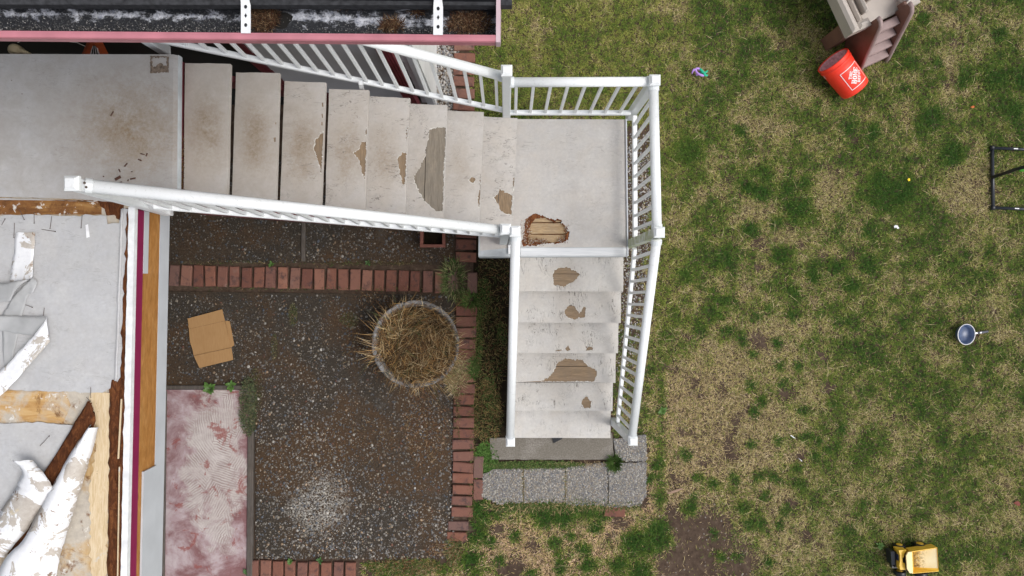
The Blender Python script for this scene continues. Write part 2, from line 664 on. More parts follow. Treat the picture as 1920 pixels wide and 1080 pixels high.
def concrete_slab():
    m = Mat('rough_concrete')
    v = m.vec('World')
    n = m.noise(30, 6, .75, 0, v)
    c = m.ramp(m.noise(75, 6, .8, 0, v), [(.32, (.11, .10, .085)), (.5, (.22, .20, .175)), (.7, (.38, .35, .31))])
    c = m.mix(m.ramp(m.noise(5, 4, .6, 0, v), [(.45, .55), (.65, 0)]), c, (.14, .125, .10))
    return m.done(c, .9, n, .5, .004, spec=.15)


MT['concrete'] = concrete_slab()


def brick_mat():
    m = Mat('red_brick')
    v = m.vec('World')
    r = m.rand()
    c = m.ramp(r, [(0, (.15, .066, .05)), (.3, (.215, .095, .066)), (.55, (.17, .085, .068)), (.8, (.265, .125, .086)), (1, (.135, .088, .08))])
    n = m.noise(16, 5, .65, .3, v)
    c = m.mix(m.ramp(n, [(.52, 0), (.68, .75)]), c, (.055, .04, .042))
    f = m.noise(70, 4, .7, 0, v)
    c = m.mix(m.ramp(f, [(.55, 0), (.8, .5)]), c, (.30, .17, .13))
    c = m.mix(m.ramp(m.noise(3.5, 3, .6, 0, v), [(.62, 0), (.72, .35)]), c, (.30, .25, .22))
    return m.done(c, .85, f, .5, .003, spec=.15)


MT['brick'] = brick_mat()


def adhesive_slab():
    m = Mat('red_slab_with_old_adhesive')
    v = m.vec('World')
    a = m.noise(2.6, 5, .62, .6, v)
    b = m.noise(9, 6, .7, .4, v)
    red = m.ramp(b, [(.3, (.19, .088, .088)), (.65, (.26, .145, .15)), (.8, (.38, .29, .29))])
    lil = m.ramp(b, [(.3, (.37, .26, .27)), (.7, (.53, .47, .48))])
    c = m.mix(m.ramp(a, [(.43, 0), (.58, .92)]), red, lil)
    # combed ridges in fan-like patches
    pc = m.vor(3.6, 'F1', m.vec('World', (1, 1, 1)), 'Color')
    ang = m.math('MULTIPLY', m.sep(pc)[0], 2.6)
    rot = m.t.nodes.new('ShaderNodeVectorRotate')
    rot.rotation_type = 'Z_AXIS'
    m.t.links.new(v, rot.inputs['Vector'])
    m.t.links.new(ang, rot.inputs['Angle'])
    w = m.wave(14, 5.0, rot.outputs[0], 3, .8, 'Y')
    ridge = m.ramp(w, [(.35, 1), (.6, 0)])
    xyz = m.sep(m.vec('World'))
    cx, cy = P(408, 870).x, P(408, 870).y
    gx = m.math('POWER', m.math('DIVIDE', m.math('SUBTRACT', xyz[0], cx), .30), 2)
    gy = m.math('POWER', m.math('DIVIDE', m.math('SUBTRACT', xyz[1], cy), .72), 2)
    area = m.math('ADD', m.math('MULTIPLY', m.math('ADD', gx, gy), .8), m.math('MULTIPLY', m.math('SUBTRACT', m.noise(4.2, 6, .75, .4, v), .5), 4.6))
    area = m.ramp(area, [(.4, .85), (1.25, 0)])
    c = m.mix(area, c, m.ramp(b, [(.3, (.44, .39, .37)), (.7, (.60, .56, .53))]))
    c = m.mix(m.math('MULTIPLY', m.math('MULTIPLY', ridge, area), m.ramp(m.noise(6, 3, .6, 0, v), [(.4, .1), (.62, .8)])), c, (.25, .185, .17))
    c = m.mix(m.ramp(m.noise(7, 5, .7, .6, m.vec('World', loc=(2, 8, 0))), [(.58, 0), (.64, .8)]), c, (.27, .085, .075))
    return m.done(c, .8, m.math('ADD', b, m.math('MULTIPLY', m.math('MULTIPLY', ridge, area), -.8)), .4, .004, spec=.2)


MT['redslab'] = adhesive_slab()
MT['timber'] = wood_mat('grey_timber', 'Y', (.06, .05, .042), (.11, .092, .078), (.16, .135, .115), False)


def ply(name, c0, c1, c2, glue, brown, white, axis='Y'):
    m = Mat(name)
    v = m.vec('World')
    g = m.noise(2, 6, .65, 1, m.vec('World', (14, 2.0, 1) if axis == 'Y' else (2, 14, 1)))
    a = m.noise(3.4, 5, .65, .6, v)
    b = m.noise(22, 5, .7, .2, v)
    c = m.ramp(g, [(.3, c0), (.55, c1), (.75, c2)])
    c = m.mix(m.ramp(a, [(glue, 0), (glue + .13, .95)]), c, m.ramp(b, [(.3, (.42, .38, .33)), (.7, (.58, .53, .45))]))
    c = m.mix(m.ramp(m.noise(5.5, 6, .75, .6, m.vec('World', loc=(5, 1, 0))), [(brown, 0), (brown + .09, .9)]), c, m.ramp(b, [(.3, (.09, .035, .015)), (.7, (.27, .12, .04))]))
    c = m.mix(m.ramp(m.noise(15, 5, .7, .3, m.vec('World', loc=(1, 6, 0))), [(white, 0), (white + .04, .8)]), c, (.72, .70, .66))
    return m.done(c, .8, b, .3, .004, spec=.2)


MT['ply'] = ply('stained_plywood', (.40, .23, .09), (.52, .35, .17), (.60, .46, .28), .40, .56, .62)
MT['plybrown'] = ply('dark_stained_plywood', (.16, .07, .025), (.30, .15, .05), (.46, .27, .10), .60, .42, .60, 'X')
MT['plyorange'] = ply('orange_stained_plywood', (.40, .21, .07), (.55, .35, .15), (.62, .47, .28), .47, .55, .60, 'X')


def pale_ply():
    m = Mat('torn_pale_plywood')
    v = m.vec('World')
    g = m.noise(3, 6, .7, 1.2, m.vec('World', (26, 3, 1)))
    c = m.ramp(g, [(.28, (.50, .36, .19)), (.5, (.64, .50, .32)), (.72, (.72, .61, .44))])
    c = m.mix(m.ramp(m.noise(26, 5, .75, 0, v), [(.66, 0), (.72, .85)]), c, (.13, .055, .02))
    c = m.mix(m.ramp(m.noise(6, 5, .7, .5, v), [(.60, 0), (.68, .8)]), c, (.58, .55, .50))
    return m.done(c, .8, g, .4, .004, spec=.2)


MT['paleply'] = pale_ply()


def rot_mat(name='rotten_wood', k=1.0):
    m = Mat(name)
    v = m.vec('World')
    g = m.noise(4, 7, .75, 1.0, m.vec('World', (9, 3, 3)))
    f = m.noise(70, 5, .75, 0, v)
    c = m.ramp(g, [(.28, (.03 * k, .013 * k, .007 * k)), (.5, (.10 * k, .035 * k, .015 * k)), (.7, (.22 * k, .085 * k, .03 * k))])
    c = m.mix(m.ramp(f, [(.62, 0), (.75, .7)]), c, (.33 * k, .19 * k, .09 * k))
    return m.done(c, .9, f, .7, .008, spec=.1)


MT['rot'] = rot_mat()
MT['rotred'] = rot_mat('rust_brown_rot', 1.5)


def scrap_white():
    m = Mat('membrane_underside')
    v = m.vec('World')
    a = m.noise(5.2, 6, .68, .8, v)
    b = m.noise(40, 5, .7, 0, v)
    c = m.ramp(b, [(.3, (.74, .75, .78)), (.7, (.84, .85, .87))])
    c = m.mix(m.ramp(a, [(.53, 0), (.545, .95)]), c, m.ramp(b, [(.3, (.40, .35, .30)), (.7, (.53, .49, .44))]))
    c = m.mix(m.ramp(m.noise(15, 5, .7, .5, m.vec('World', loc=(7, 2, 0))), [(.64, 0), (.66, .9)]), c, (.2, .12, .07))
    c = m.mix(m.ramp(m.noise(4, 4, .6, .3, m.vec('World', loc=(2, 9, 0))), [(.67, 0), (.70, .8)]), c, (.62, .52, .33))
    return m.done(c, .6, b, .3, .003, spec=.3)


MT['scrapwhite'] = scrap_white()
MT['scrapgrey'] = plain('membrane_top_side', (.40, .405, .41), .6, .16, 7)


def gutter_in():
    m = Mat('gutter_inside')
    v = m.vec('World')
    n = m.noise(130, 4, .7, 0, v)
    c = m.ramp(n, [(.35, (.008, .009, .012)), (.58, (.03, .032, .038)), (.70, (.20, .195, .19))])
    e = P(470, 20, 4.41)
    xyz = m.sep(v)
    # pale oxide streaks down the middle of the trough
    band = m.math('ABSOLUTE', m.math('DIVIDE', m.math('SUBTRACT', m.math('ADD', xyz[1], m.math('MULTIPLY', xyz[0], .02)), P(470, 32, 4.41).y - .019), .03))
    ox = m.math('ADD', m.math('MULTIPLY', band, .2), m.noise(22, 6, .75, .3, m.vec('World', (1, 1.4, 1))))
    e_ = m.math('MULTIPLY', m.ramp(m.math('ADD', xyz[0], .8), [(.0, 0), (.08, 1)]), .05)
    ox = m.math('SUBTRACT', ox, e_)
    c = m.mix(m.ramp(ox, [(.47, .97), (.58, 0)]), c, m.ramp(m.noise(60, 4, .7, 0, v), [(.35, (.22, .24, .30)), (.6, (.66, .68, .74))]))
    return m.done(c, .55, n, .4, .002, spec=.4)


MT['gutterin'] = gutter_in()


def planter_mat():
    m = Mat('weathered_planter_concrete')
    v = m.vec('World')
    n = m.noise(22, 6, .75, 0, v)
    c = m.ramp(n, [(.38, (.06, .055, .05)), (.5, (.20, .195, .19)), (.7, (.37, .37, .38))])
    return m.done(c, .85, n, .5, .004, spec=.2)


MT['planter'] = planter_mat()


def cardboard_mat():
    m = Mat('cardboard')
    v = m.vec('World')
    w = m.noise(3, 4, .6, 0, m.vec('World', (60, 4, 1), rot=(0, 0, -.25)))
    c = m.ramp(w, [(.3, (.34, .195, .085)), (.7, (.40, .24, .11))])
    c = m.mix(m.ramp(m.noise(6, 3, .6, 0, v), [(.5, 0), (.75, .3)]), c, (.29, .155, .06))
    return m.done(c, .85, w, .1, .001, spec=.15)


MT['cardboard'] = cardboard_mat()


def truck_bed():
    m = Mat('sun_faded_yellow')
    v = m.vec('World')
    c = m.ramp(m.noise(12, 4, .6, 0, v), [(.3, (.82, .66, .36)), (.7, (.88, .76, .48))])
    o = P(1720, 1052, .16)
    xyz = m.sep(m.vec('World', (1, 1, 0), loc=(-o.x, -o.y, 0)))
    d = m.math('ADD', m.math('MULTIPLY', xyz[0], 9), m.math('MULTIPLY', m.math('SUBTRACT', m.noise(40, 5, .75, 0, v), .5), 2.2))
    c = m.mix(m.ramp(d, [(.0, .95), (.65, 0)]), c, m.ramp(m.noise(60, 3, .6, 0, v), [(.4, (.09, .045, .01)), (.65, (.55, .33, .03))]))
    return m.done(c, .5, spec=.35)


MT['truckbed'] = truck_bed()


# ------------------------------------------------------------------ blade and pebble clouds
def blade_mesh(name, pos, head, tilt, length, width, col, mat, droop=.5):
    """kite-shaped blades; tilt measured from vertical"""
    n = len(pos)
    dx, dy = np.cos(head), np.sin(head)
    st, ct = np.sin(tilt), np.cos(tilt)
    d = np.stack([dx * st, dy * st, ct], 1)
    side = np.stack([-dy, dx, np.zeros(n)], 1)
    t2 = np.minimum(tilt + droop, 1.52)
    d2 = np.stack([dx * np.sin(t2), dy * np.sin(t2), np.cos(t2)], 1)
    mid = pos + d * (length * .5)[:, None]
    tip = mid + d2 * (length * .5)[:, None]
    w = (width * .5)[:, None]
    V = np.empty((n, 4, 3), np.float32)
    V[:, 0] = pos - np.array([0, 0, .004])
    V[:, 1] = mid - side * w
    V[:, 2] = tip
    V[:, 3] = mid + side * w
    me = bpy.data.meshes.new(name)
    me.vertices.add(4 * n)
    me.vertices.foreach_set('co', V.reshape(-1))
    me.loops.add(4 * n)
    me.loops.foreach_set('vertex_index', np.arange(4 * n, dtype=np.int32))
    me.polygons.add(n)
    me.polygons.foreach_set('loop_start', np.arange(0, 4 * n, 4, dtype=np.int32))
    at = me.color_attributes.new('col', 'FLOAT_COLOR', 'POINT')
    C = np.ones((n, 4, 4), np.float32)
    C[:, :, :3] = col[:, None, :]
    at.data.foreach_set('color', C.reshape(-1))
    me.materials.append(mat)
    me.update(calc_edges=True)
    return me


def link(name, me, parent=None):
    o = bpy.data.objects.new(name, me)
    COL.objects.link(o)
    if parent is not None:
        o.parent = parent
        o.location = -parent.location
    return o


def pebble_mesh(name, pos, rad, col, mat, flat=.55):
    """half-embedded stones, 18 triangles each"""
    n = len(pos)
    k = 6
    a = rng.uniform(0, 6.28, n)[:, None] + np.arange(k)[None, :] * 2 * np.pi / k
    rr = rad[:, None] * rng.uniform(.75, 1.2, (n, k))
    el = rng.uniform(.65, 1, n)[:, None]
    th = rng.uniform(0, 3.14, n)[:, None]
    x = np.cos(a) * rr
    y = np.sin(a) * rr * el
    X = x * np.cos(th) - y * np.sin(th)
    Y = x * np.sin(th) + y * np.cos(th)
    h = (rad * flat * rng.uniform(.7, 1.2, n))[:, None]
    V = np.zeros((n, 13, 3), np.float32)
    V[:, :6, 0] = X; V[:, :6, 1] = Y; V[:, :6, 2] = -.002
    V[:, 6:12, 0] = X * .72; V[:, 6:12, 1] = Y * .72; V[:, 6:12, 2] = h * .75
    V[:, 12, 2] = h[:, 0]
    V += pos[:, None, :]
    base = (np.arange(n) * 13)[:, None]
    tri = []
    for i in range(6):
        j = (i + 1) % 6
        tri += [(i, j, 6 + j), (i, 6 + j, 6 + i), (6 + i, 6 + j, 12)]
    T = (base[:, :, None] + np.array(tri)[None]).reshape(-1, 3).astype(np.int32)
    me = bpy.data.meshes.new(name)
    me.vertices.add(13 * n)
    me.vertices.foreach_set('co', V.reshape(-1))
    me.loops.add(T.size)
    me.loops.foreach_set('vertex_index', T.reshape(-1))
    me.polygons.add(len(T))
    me.polygons.foreach_set('loop_start', np.arange(0, T.size, 3, dtype=np.int32))
    me.polygons.foreach_set('use_smooth', np.ones(len(T), bool))
    at = me.color_attributes.new('col', 'FLOAT_COLOR', 'POINT')
    C = np.ones((n, 13, 4), np.float32)
    C[:, :, :3] = col[:, None, :]
    at.data.foreach_set('color', C.reshape(-1))
    me.materials.append(mat)
    me.update(calc_edges=True)
    return me


G = CH / CF     # metres per photo pixel at the ground


def toXY(px, py):
    return (px - 960) * G, (540 - py) * G


# ================================================================== THE GROUND
g = MB().add([(-40, -40, 0), (40, -40, 0), (40, 40, 0), (-40, 40, 0)], [(0, 1, 2, 3)])
tag(g.build('lawn_ground', soil('distant_turf', (.05, .075, .018), (.105, .12, .035), (.20, .175, .085), 30)), kind='structure')
q0, q1 = P(-700, 1235), P(2115, -155)
g = MB().add([(q0.x, q0.y, .003), (q1.x, q0.y, .003), (q1.x, q1.y, .003), (q0.x, q1.y, .003)], [(0, 1, 2, 3)])
tag(g.build('lawn_soil', MT['soil']), kind='structure')

# patio: two pours of exposed aggregate, parted by the brick row
patio = empty('patio', P(580, 760), kind='structure')
pm = MB()
pm.prism([P(-60, 300, .02), P(852, 300, .02), P(850, 497, .02), P(-60, 484, .02)], .1)
pm.build('patio_slab', MT['patio'], patio)
pm = MB()
pm.prism([P(-60, 542, .02), P(852, 553, .02), P(842, 1047, .02), P(479, 1047, .02), P(479, 722, .02), P(-60, 722, .02)], .1)
pm.build('patio_slab', MT['patio'], patio)
pm = MB()
pm.prism([P(-60, 731, .024), P(466, 731, .024), P(464, 1200, .024), P(-60, 1200, .024)], .1)
tag(pm.build('red_concrete_slab', MT['redslab'], patio), 'red painted concrete slab with combed white adhesive left on it')
tm = MB(); tm.beam(P(472, 724, .02), P(468, 1160, .02), .055, .05, ch=.006)
tm.build('timber_divider', MT['timber'], patio)
tm = MB(); tm.beam(P(200, 726, .02), P(466, 726, .02), .04, .04, ch=.006)
tm.build('timber_divider', MT['timber'], patio)
tm = MB(); tm.beam(P(570, 300, .02), P(569, 490, .02), .038, .034, ch=.005)
tm.build('timber_divider', MT['timber'], patio)
tm = MB(); tm.beam(P(309, 733, .02), P(304, 1160, .02), .05, .05, ch=.006)
tm.build('timber_divider', MT['timber'], patio)

# pebbles of the exposed aggregate
N = 52000
px = rng.uniform(150, 850, N); py = rng.uniform(300, 1047, N)
ok = ((py < 492) | (py > 552)) & ~((px < 480) & (py > 718)) & ~((np.abs(px - 570) < 5) & (py < 492))
X, Y = toXY(px, py)
nz = fbm(X * 2.2, Y * 2.2, 5, 4)
bright = np.clip((py - 560) / 500, 0, 1) * .55 + .25 + (nz - .5) * .9
bright = np.where(py < 492, np.where(px > 575, .36, .12), bright)
bl = np.exp(-(((px - 597) / 62) ** 2 + ((py - 945) / 52) ** 2))
keep = rng.uniform(0, 1, N) < np.clip(.35 + bright * .7 + bl, .12, 1)
keep &= ok
px, py, X, Y, bright, bl = (a[keep] for a in (px, py, X, Y, bright, bl))
n = len(px)
pal = np.array([(.10, .095, .09), (.15, .138, .125), (.07, .078, .092), (.19, .165, .13), (.30, .28, .25), (.24, .17, .11), (.075, .06, .05), (.42, .40, .37), (.13, .06, .04)])
wts = np.array([.26, .22, .13, .15, .05, .07, .12, .012, .02])
ci = rng.choice(len(pal), n, p=wts / wts.sum())
c = pal[ci] * rng.uniform(.6, 1.2, n)[:, None] * (.6 + .95 * np.clip(bright, 0, 1.1))[:, None]
c = c * (1 - .25 * bl[:, None]) + np.array([.34, .33, .31]) * (.25 * bl * rng.uniform(.0, 1.6, n))[:, None]
rad = rng.lognormal(math.log(.0068), .45, n).clip(.003, .0165)
po = link('pebble_aggregate', pebble_mesh('pebble_aggregate', np.stack([X, Y, np.full(n, .020)], 1), rad, c, MT['pebble'], .5), patio)
tag(po, kind='stuff')

# planting bed between the bricks and the stairs, gravel strip by the house and along the landing
tag(MB().prism([P(889, 200, .006), P(985, 200, .006), P(985, 832, .006), P(886, 832, .006)], .03).build('planting_bed', MT['bedsoil']), kind='structure')


def gravel(name, poly, N, rlo, rhi, pal, z=.004, kind='stuff', dens=None):
    xs = [p[0] for p in poly]; ys = [p[1] for p in poly]
    qx = rng.uniform(min(xs), max(xs), N); qy = rng.uniform(min(ys), max(ys), N)
    inside = np.zeros(N, bool)
    m = len(poly)
    for i in range(m):
        x1, y1 = poly[i]; x2, y2 = poly[(i + 1) % m]
        if y1 == y2: continue
        cond = ((y1 > qy) != (y2 > qy)) & (qx < (x2 - x1) * (qy - y1) / (y2 - y1) + x1)
        inside ^= cond
    if dens is not None:
        inside &= rng.uniform(0, 1, N) < dens(qx, qy)
    qx, qy = qx[inside], qy[inside]
    n = len(qx)
    X, Y = toXY(qx, qy)
    pal = np.array(pal)
    c = pal[rng.integers(0, len(pal), n)] * rng.uniform(.7, 1.25, n)[:, None]
    me = pebble_mesh(name, np.stack([X, Y, np.full(n, z)], 1), rng.uniform(rlo, rhi, n), c, MT['pebble'], .6)
    return me


GP = [(.30, .29, .27), (.22, .22, .225), (.38, .35, .31), (.16, .165, .18), (.27, .22, .17), (.46, .44, .42)]
tag(link('gravel_strip', gravel('gravel_strip', [(818, -60), (862, -60), (858, 215), (816, 215)], 2600, .006, .013, GP)), kind='stuff')
tag(link('gravel_strip', gravel('gravel_strip', [(1120, 250), (1236, 250), (1228, 560), (1205, 700), (1120, 700)], 5200, .005, .011, GP,
    dens=lambda x, y: np.clip(1.15 - np.clip(y - 470, 0, 300) / 300 - np.clip(x - 1205, 0, 60) / 60, 0, 1))), kind='stuff')
# little stones in the bare soil patch
tag(link('soil_pebbles', gravel('soil_pebbles', [(1225, 945), (1400, 940), (1410, 1100), (1200, 1100)], 150, .003, .011, [(.3, .27, .23), (.2, .16, .13), (.4, .37, .33), (.13, .10, .08), (.16, .12, .1)])), kind='stuff')

# ------------------------------------------------------------------ bricks
brick_meshes = []
for k in range(4):
    b = MB().box((0, 0, 0), (.094, .198, .06), bev=.006)
    b.v = [(x + random.gauss(0, .0018), y + random.gauss(0, .002), z) for x, y, z in b.v]
    me = b.build('brick_master', MT['brick'])
    brick_meshes.append(me.data)
    bpy.data.objects.remove(me)


def brick_run(label, spots, group=None):
    """spots: (px, py, rz)"""
    e = empty('brick_edging', P(spots[0][0], spots[0][1], 0), label, 'brick edging', group)
    for (bx, by, rz) in spots:
        p = P(bx + random.gauss(0, .4), by + random.gauss(0, .5), .006 + random.uniform(-.006, .005))
        o = kid('brick', random.choice(brick_meshes), e, p, rz + random.gauss(0, .022))
        o.rotation_euler[0] = random.gauss(0, .025)
        o.rotation_euler[1] = random.gauss(0, .025)
        o.scale = (random.uniform(.92, 1.04), random.uniform(.96, 1.03), 1)
    return e


ROT = -.022
sp = [(328.5 + 22.55 * k, 516.5 + 22.55 * k * .0245, ROT) for k in range(23)]
sp += [(295 - 22.55 * k, 515.7 - 22.55 * k * .0245, ROT) for k in range(0, 3)]
sp += [(306.0, 516, ROT)]
sp += [(848, 528.5, ROT), (885.5, 531, ROT + .03)]
brick_run('long row of soot stained red bricks laid crossways over the dark patio', sp)


def colx(y):
    return 872.5 - (y - 100) * .0085


sp = [(colx(y) - 2, y, math.pi / 2 + ROT) for y in np.arange(20, 230, 22.3)]
brick_run('short column of clean orange red bricks between house gravel and lawn', sp)
sp = [(874, y, math.pi / 2 + ROT) for y in (413, 436, 459, 482)]
brick_run('few mossy bricks beside the grey landing corner under the stairs', sp)
sp = [(874 - (y - 590) * .0215, y, math.pi / 2 + ROT) for y in np.arange(582, 960, 20.9)]
sp += [(860, 985, math.pi / 2 + ROT), (857, 1004, math.pi / 2 + ROT)]
brick_run('column of red bricks running past the round planter down the patio edge', sp)
sp = [(475 + 22.6 * k + 2, 1068 + k * .5, ROT) for k in range(9)]
brick_run('row of dark mossy bricks along the bottom end of the patio', sp)
sp = [(897, y, math.pi / 2 + 1.57 + ROT) for y in (875, 917)]
sp += [(1152, 958, math.pi / 2 + ROT)]
brick_run('half buried brick ends peeping out round the aggregate pavers', sp)


# ------------------------------------------------------------------ pavers at the foot of the stairs
def paver(poly, label, mat, z=.03, pebbles=0, seed=1):
    c = [sum(p[0] for p in poly) / len(poly), sum(p[1] for p in poly) / len(poly)]
    pts = jag([P(x, y, z) for x, y in poly], .0025, .05, seed)
    o = MB().prism(pts, .05).build('paver', mat, origin=P(*c, 0))
    tag(o, label, 'paver', 'pavers at the foot of the stairs')
    if pebbles:
        me = gravel('aggregate', [(x, y) for x, y in poly], pebbles, .004, .0105,
                    [(.26, .25, .235), (.19, .19, .195), (.32, .295, .25), (.15, .15, .165), (.29, .24, .185), (.38, .36, .33)], z)
        q = link('aggregate', me, o)
        q.location = (0, 0, 0)
        q.matrix_parent_inverse = Matrix.Translation(-o.location)
        tag(q, kind='stuff')
    return o


paver([(906, 890), (925, 880), (979, 878), (980, 941), (934, 944), (903, 930)], 'dark aggregate paver at the brick end of the paver row', MT['aggregate'], pebbles=1500, seed=2)
paver([(982, 878), (1058.5, 877), (1058.5, 941), (982, 941)], 'aggregate paver second along from the bricks, grass growing over its edge', MT['aggregate'], pebbles=1500, seed=3)
paver([(1060.5, 874), (1138.5, 868), (1139, 948), (1060.5, 945)], 'aggregate paver just left of the dark straight joint', MT['aggregate'], pebbles=1500, seed=4)
paver([(1141, 867.5), (1212, 867), (1211, 930), (1196, 948), (1141, 950)], 'pale aggregate paver with a broken corner beside the lawn', MT['aggregate'], pebbles=1300, seed=5)
paver([(1150, 823), (1210, 815), (1212, 864), (1156, 864)], 'aggregate paver under the foot of the outer stair rail', MT['aggregate'], pebbles=900, seed=6)
paver([(918, 822), (1148, 812), (1151, 862), (922, 862)], 'long plain concrete pad under the bottom tread of the stairs', MT['concrete'], .028, 0, 7)

# ================================================================== HOUSE (lower wall, roof edge) and gutter
CX, CY = -.735, 1.76
house = empty('house', (CX, CY, 0), 'grey lap sided house wall with white corner board behind the stair railing', 'house')
WX = -2.02
for seg, (x0, x1) in enumerate(((WX + .09, -.975), (-.845, CX - .005))):
    k = 0
    z = .12
    while z < 4.2:
        b = MB()
        y0 = CY + .001
        pr = [(y0 + .03, z), (y0 - .014, z), (y0 - .004, z + .2), (y0 + .03, z + .2)]
        v = [(x0, y, zz) for y, zz in pr] + [(x1, y, zz) for y, zz in pr]
        b.add(v, [(0, 1, 2, 3), (7, 6, 5, 4), (0, 4, 5, 1), (1, 5, 6, 2), (2, 6, 7, 3), (3, 7, 4, 0)])
        b.build('siding_board', MT['siding'], house)
        z += .2005
MB().box(((WX + CX) / 2, CY + .06, .06), (CX - WX - .02, .1, .118)).build('foundation', MT['concrete'], house)
MB().box((WX + .045, CY + .01, 2.1), (.09, .06, 4.2), bev=.004).build('corner_trim', MT['maroon'], house)
MB().box((CX - .032, CY - .008, 2.1), (.064, .03, 4.2), bev=.003).build('corner_board', MT['greyboard'], house)
MB().box((CX + .004, CY + 2.0, 2.1), (.02, 4.02, 4.2), bev=.002).build('east_wall', MT['cornerboard'], house)
# dark room behind the missing wall west of the maroon trim
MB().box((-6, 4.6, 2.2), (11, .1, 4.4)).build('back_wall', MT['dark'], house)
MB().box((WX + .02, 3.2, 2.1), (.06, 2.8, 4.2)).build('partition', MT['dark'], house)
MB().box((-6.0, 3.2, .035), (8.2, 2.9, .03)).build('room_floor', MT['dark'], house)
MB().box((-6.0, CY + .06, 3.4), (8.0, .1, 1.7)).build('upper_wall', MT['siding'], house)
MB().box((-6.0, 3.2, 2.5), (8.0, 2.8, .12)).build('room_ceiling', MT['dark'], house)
MB().box((-6, CY + .05, 1.05), (7.9, .04, 2.1)).build('opening_shade_panel', MT['dark'], house)  # near-black panel filling the opening; the unlit room's shade is in its colour
rf = MB()
rf.add([(-10, .93, 4.505), (.0, .915, 4.505), (.0, 6.0, 6.3), (-10, 6.0, 6.3), (-10, .93, 4.47), (.0, .915, 4.47), (.0, 6.0, 6.2), (-10, 6.0, 6.2)],
       [(0, 1, 2, 3), (7, 6, 5, 4), (0, 4, 5, 1), (1, 5, 6, 2), (2, 6, 7, 3), (3, 7, 4, 0)])
rf.build('roof', MT['roof'], house)

# downspout
ds = MB()
pr = []
for i in range(9):
    pr.append((-.05 + i * .0125, (-.03 if i % 2 else -.036)))
pr += [(.05, .035), (-.05, .035)]
cx0, cy0 = -.91, CY - .05
v = [(cx0 + a, cy0 + b, .06) for a, b in pr] + [(cx0 + a, cy0 + b, 4.2) for a, b in pr]
nn = len(pr)
ds.add(v, [list(range(nn))[::-1], list(range(nn, 2 * nn))] + [[i, (i + 1) % nn, nn + (i + 1) % nn, nn + i] for i in range(nn)])
o = ds.build('downspout', MT['maroon'], origin=(cx0, cy0, 0))
tag(o, 'ribbed maroon downspout running down the grey siding', 'downspout')

# gutter
ZG = 4.5
gA, gB = P(-330, 61.5, ZG), P(930, 72.5, ZG)      # outer lip line
gdir = (gB - gA).normalized()
gn = Vector((-gdir.y, gdir.x, 0))                  # towards the roof
gut = empty('gutter', gB, 'long rose red roof gutter full of grit and needles', 'gutter')


def gsweep(name, prof, a, b, mats, closed=False, mi=None):
    m = MB()
    k = len(prof)
    v = [a + gn * y + Vector((0, 0, z)) for y, z in prof] + [b + gn * y + Vector((0, 0, z)) for y, z in prof]
    fs = [[i, i + 1, k + i + 1, k + i] for i in range(k - 1)]
    if closed:
        fs += [[k - 1, 0, k, 2 * k - 1], list(range(k)), list(range(k, 2 * k))[::-1]]
    m.add(v, fs)
    return m.build(name, mats, gut)


gsweep('lip', [(-.003, -.012), (-.011, -.008), (-.013, .0), (-.010, .006), (.0, .008), (.010, .006), (.012, 0), (.010, -.008)], gA, gB, MT['pinkmetal'], True)
gsweep('front', [(-.011, -.010), (-.011, -.034), (-.004, -.042), (.015, -.075), (.019, -.095), (.030, -.102), (.118, -.102), (.118, -.095),
                 (.033, -.095), (.022, -.088), (.019, -.070), (.003, -.040), (-.002, -.030), (-.002, -.012)], gA, gB, MT['pinkmetal'], True)
gsweep('trough', [(.004, -.012), (.006, -.036), (.024, -.070), (.030, -.086), (.040, -.0925), (.112, -.0925), (.119, -.084), (.121, .012), (.125, .014)], gA, gB, MT['gutterin'])
ec = MB()
ecp = [(-.014, .008), (-.014, -.036), (-.006, -.044), (.013, -.077), (.017, -.097), (.03, -.104), (.128, -.104), (.128, .016), (.12, .016)]
v = [gB + gn * y + Vector((0, 0, z)) for y, z in ecp] + [gB + gdir * .014 + gn * y + Vector((0, 0, z)) for y, z in ecp]
k = len(ecp)
ec.add(v, [list(range(k))[::-1], list(range(k, 2 * k))] + [[i, (i + 1) % k, k + (i + 1) % k, k + i] for i in range(k)])
ec.build('end_cap', MT['palepink'], gut)
gsweep('drip_edge', [(.121, .03), (.116, .03), (.116, .0), (.121, .0)], gA, gB, MT['black'], True)
for hx in (463, 822, 104 - 360):
    c0 = P(hx, 62 + (hx - 463) * .009, ZG)
    st = MB()
    w = .0155
    path = [(-.004, .0105), (.03, .0105), (.085, .013), (.112, .026), (.122, .040)]
    v = []
    for y, z in path:
        for s in (-1, 1):
            ww = w * (1 if y < .09 else .8)
            v.append(c0 + gn * y + gdir * ww * s + Vector((0, 0, z)))
    v2 = [p - Vector((0, 0, .002)) for p in v]
    m = len(v)
    fs = []
    for i in range(len(path) - 1):
        fs.append([2 * i, 2 * i + 1, 2 * i + 3, 2 * i + 2])
        fs.append([m + 2 * i + 2, m + 2 * i + 3, m + 2 * i + 1, m + 2 * i])
        fs.append([2 * i + 1, m + 2 * i + 1, m + 2 * i + 3, 2 * i + 3])
        fs.append([2 * i, 2 * i + 2, m + 2 * i + 2, m + 2 * i])
    st.add(v + v2, fs)
    so = st.build('hanger_strap', MT['whiteflash'], gut)
    for (yy, nn_, rr) in ((.022, 12, .0050), (.052, 4, .0062), (.080, 12, .0050)):
        zz = .0105 + .0025 * max(0, (yy - .03) / .055) + .0006
        cc = c0 + gn * yy + Vector((0, 0, zz))
        h = MB()
        ring = [cc + gdir * rr * (.7 if nn_ == 4 else 1) * math.cos(a) + gn * rr * 1.25 * math.sin(a) for a in [2 * math.pi * i / nn_ for i in range(nn_)]]
        h.fan(cc, ring)
        h.build('screw_hole', MT['black'], so)
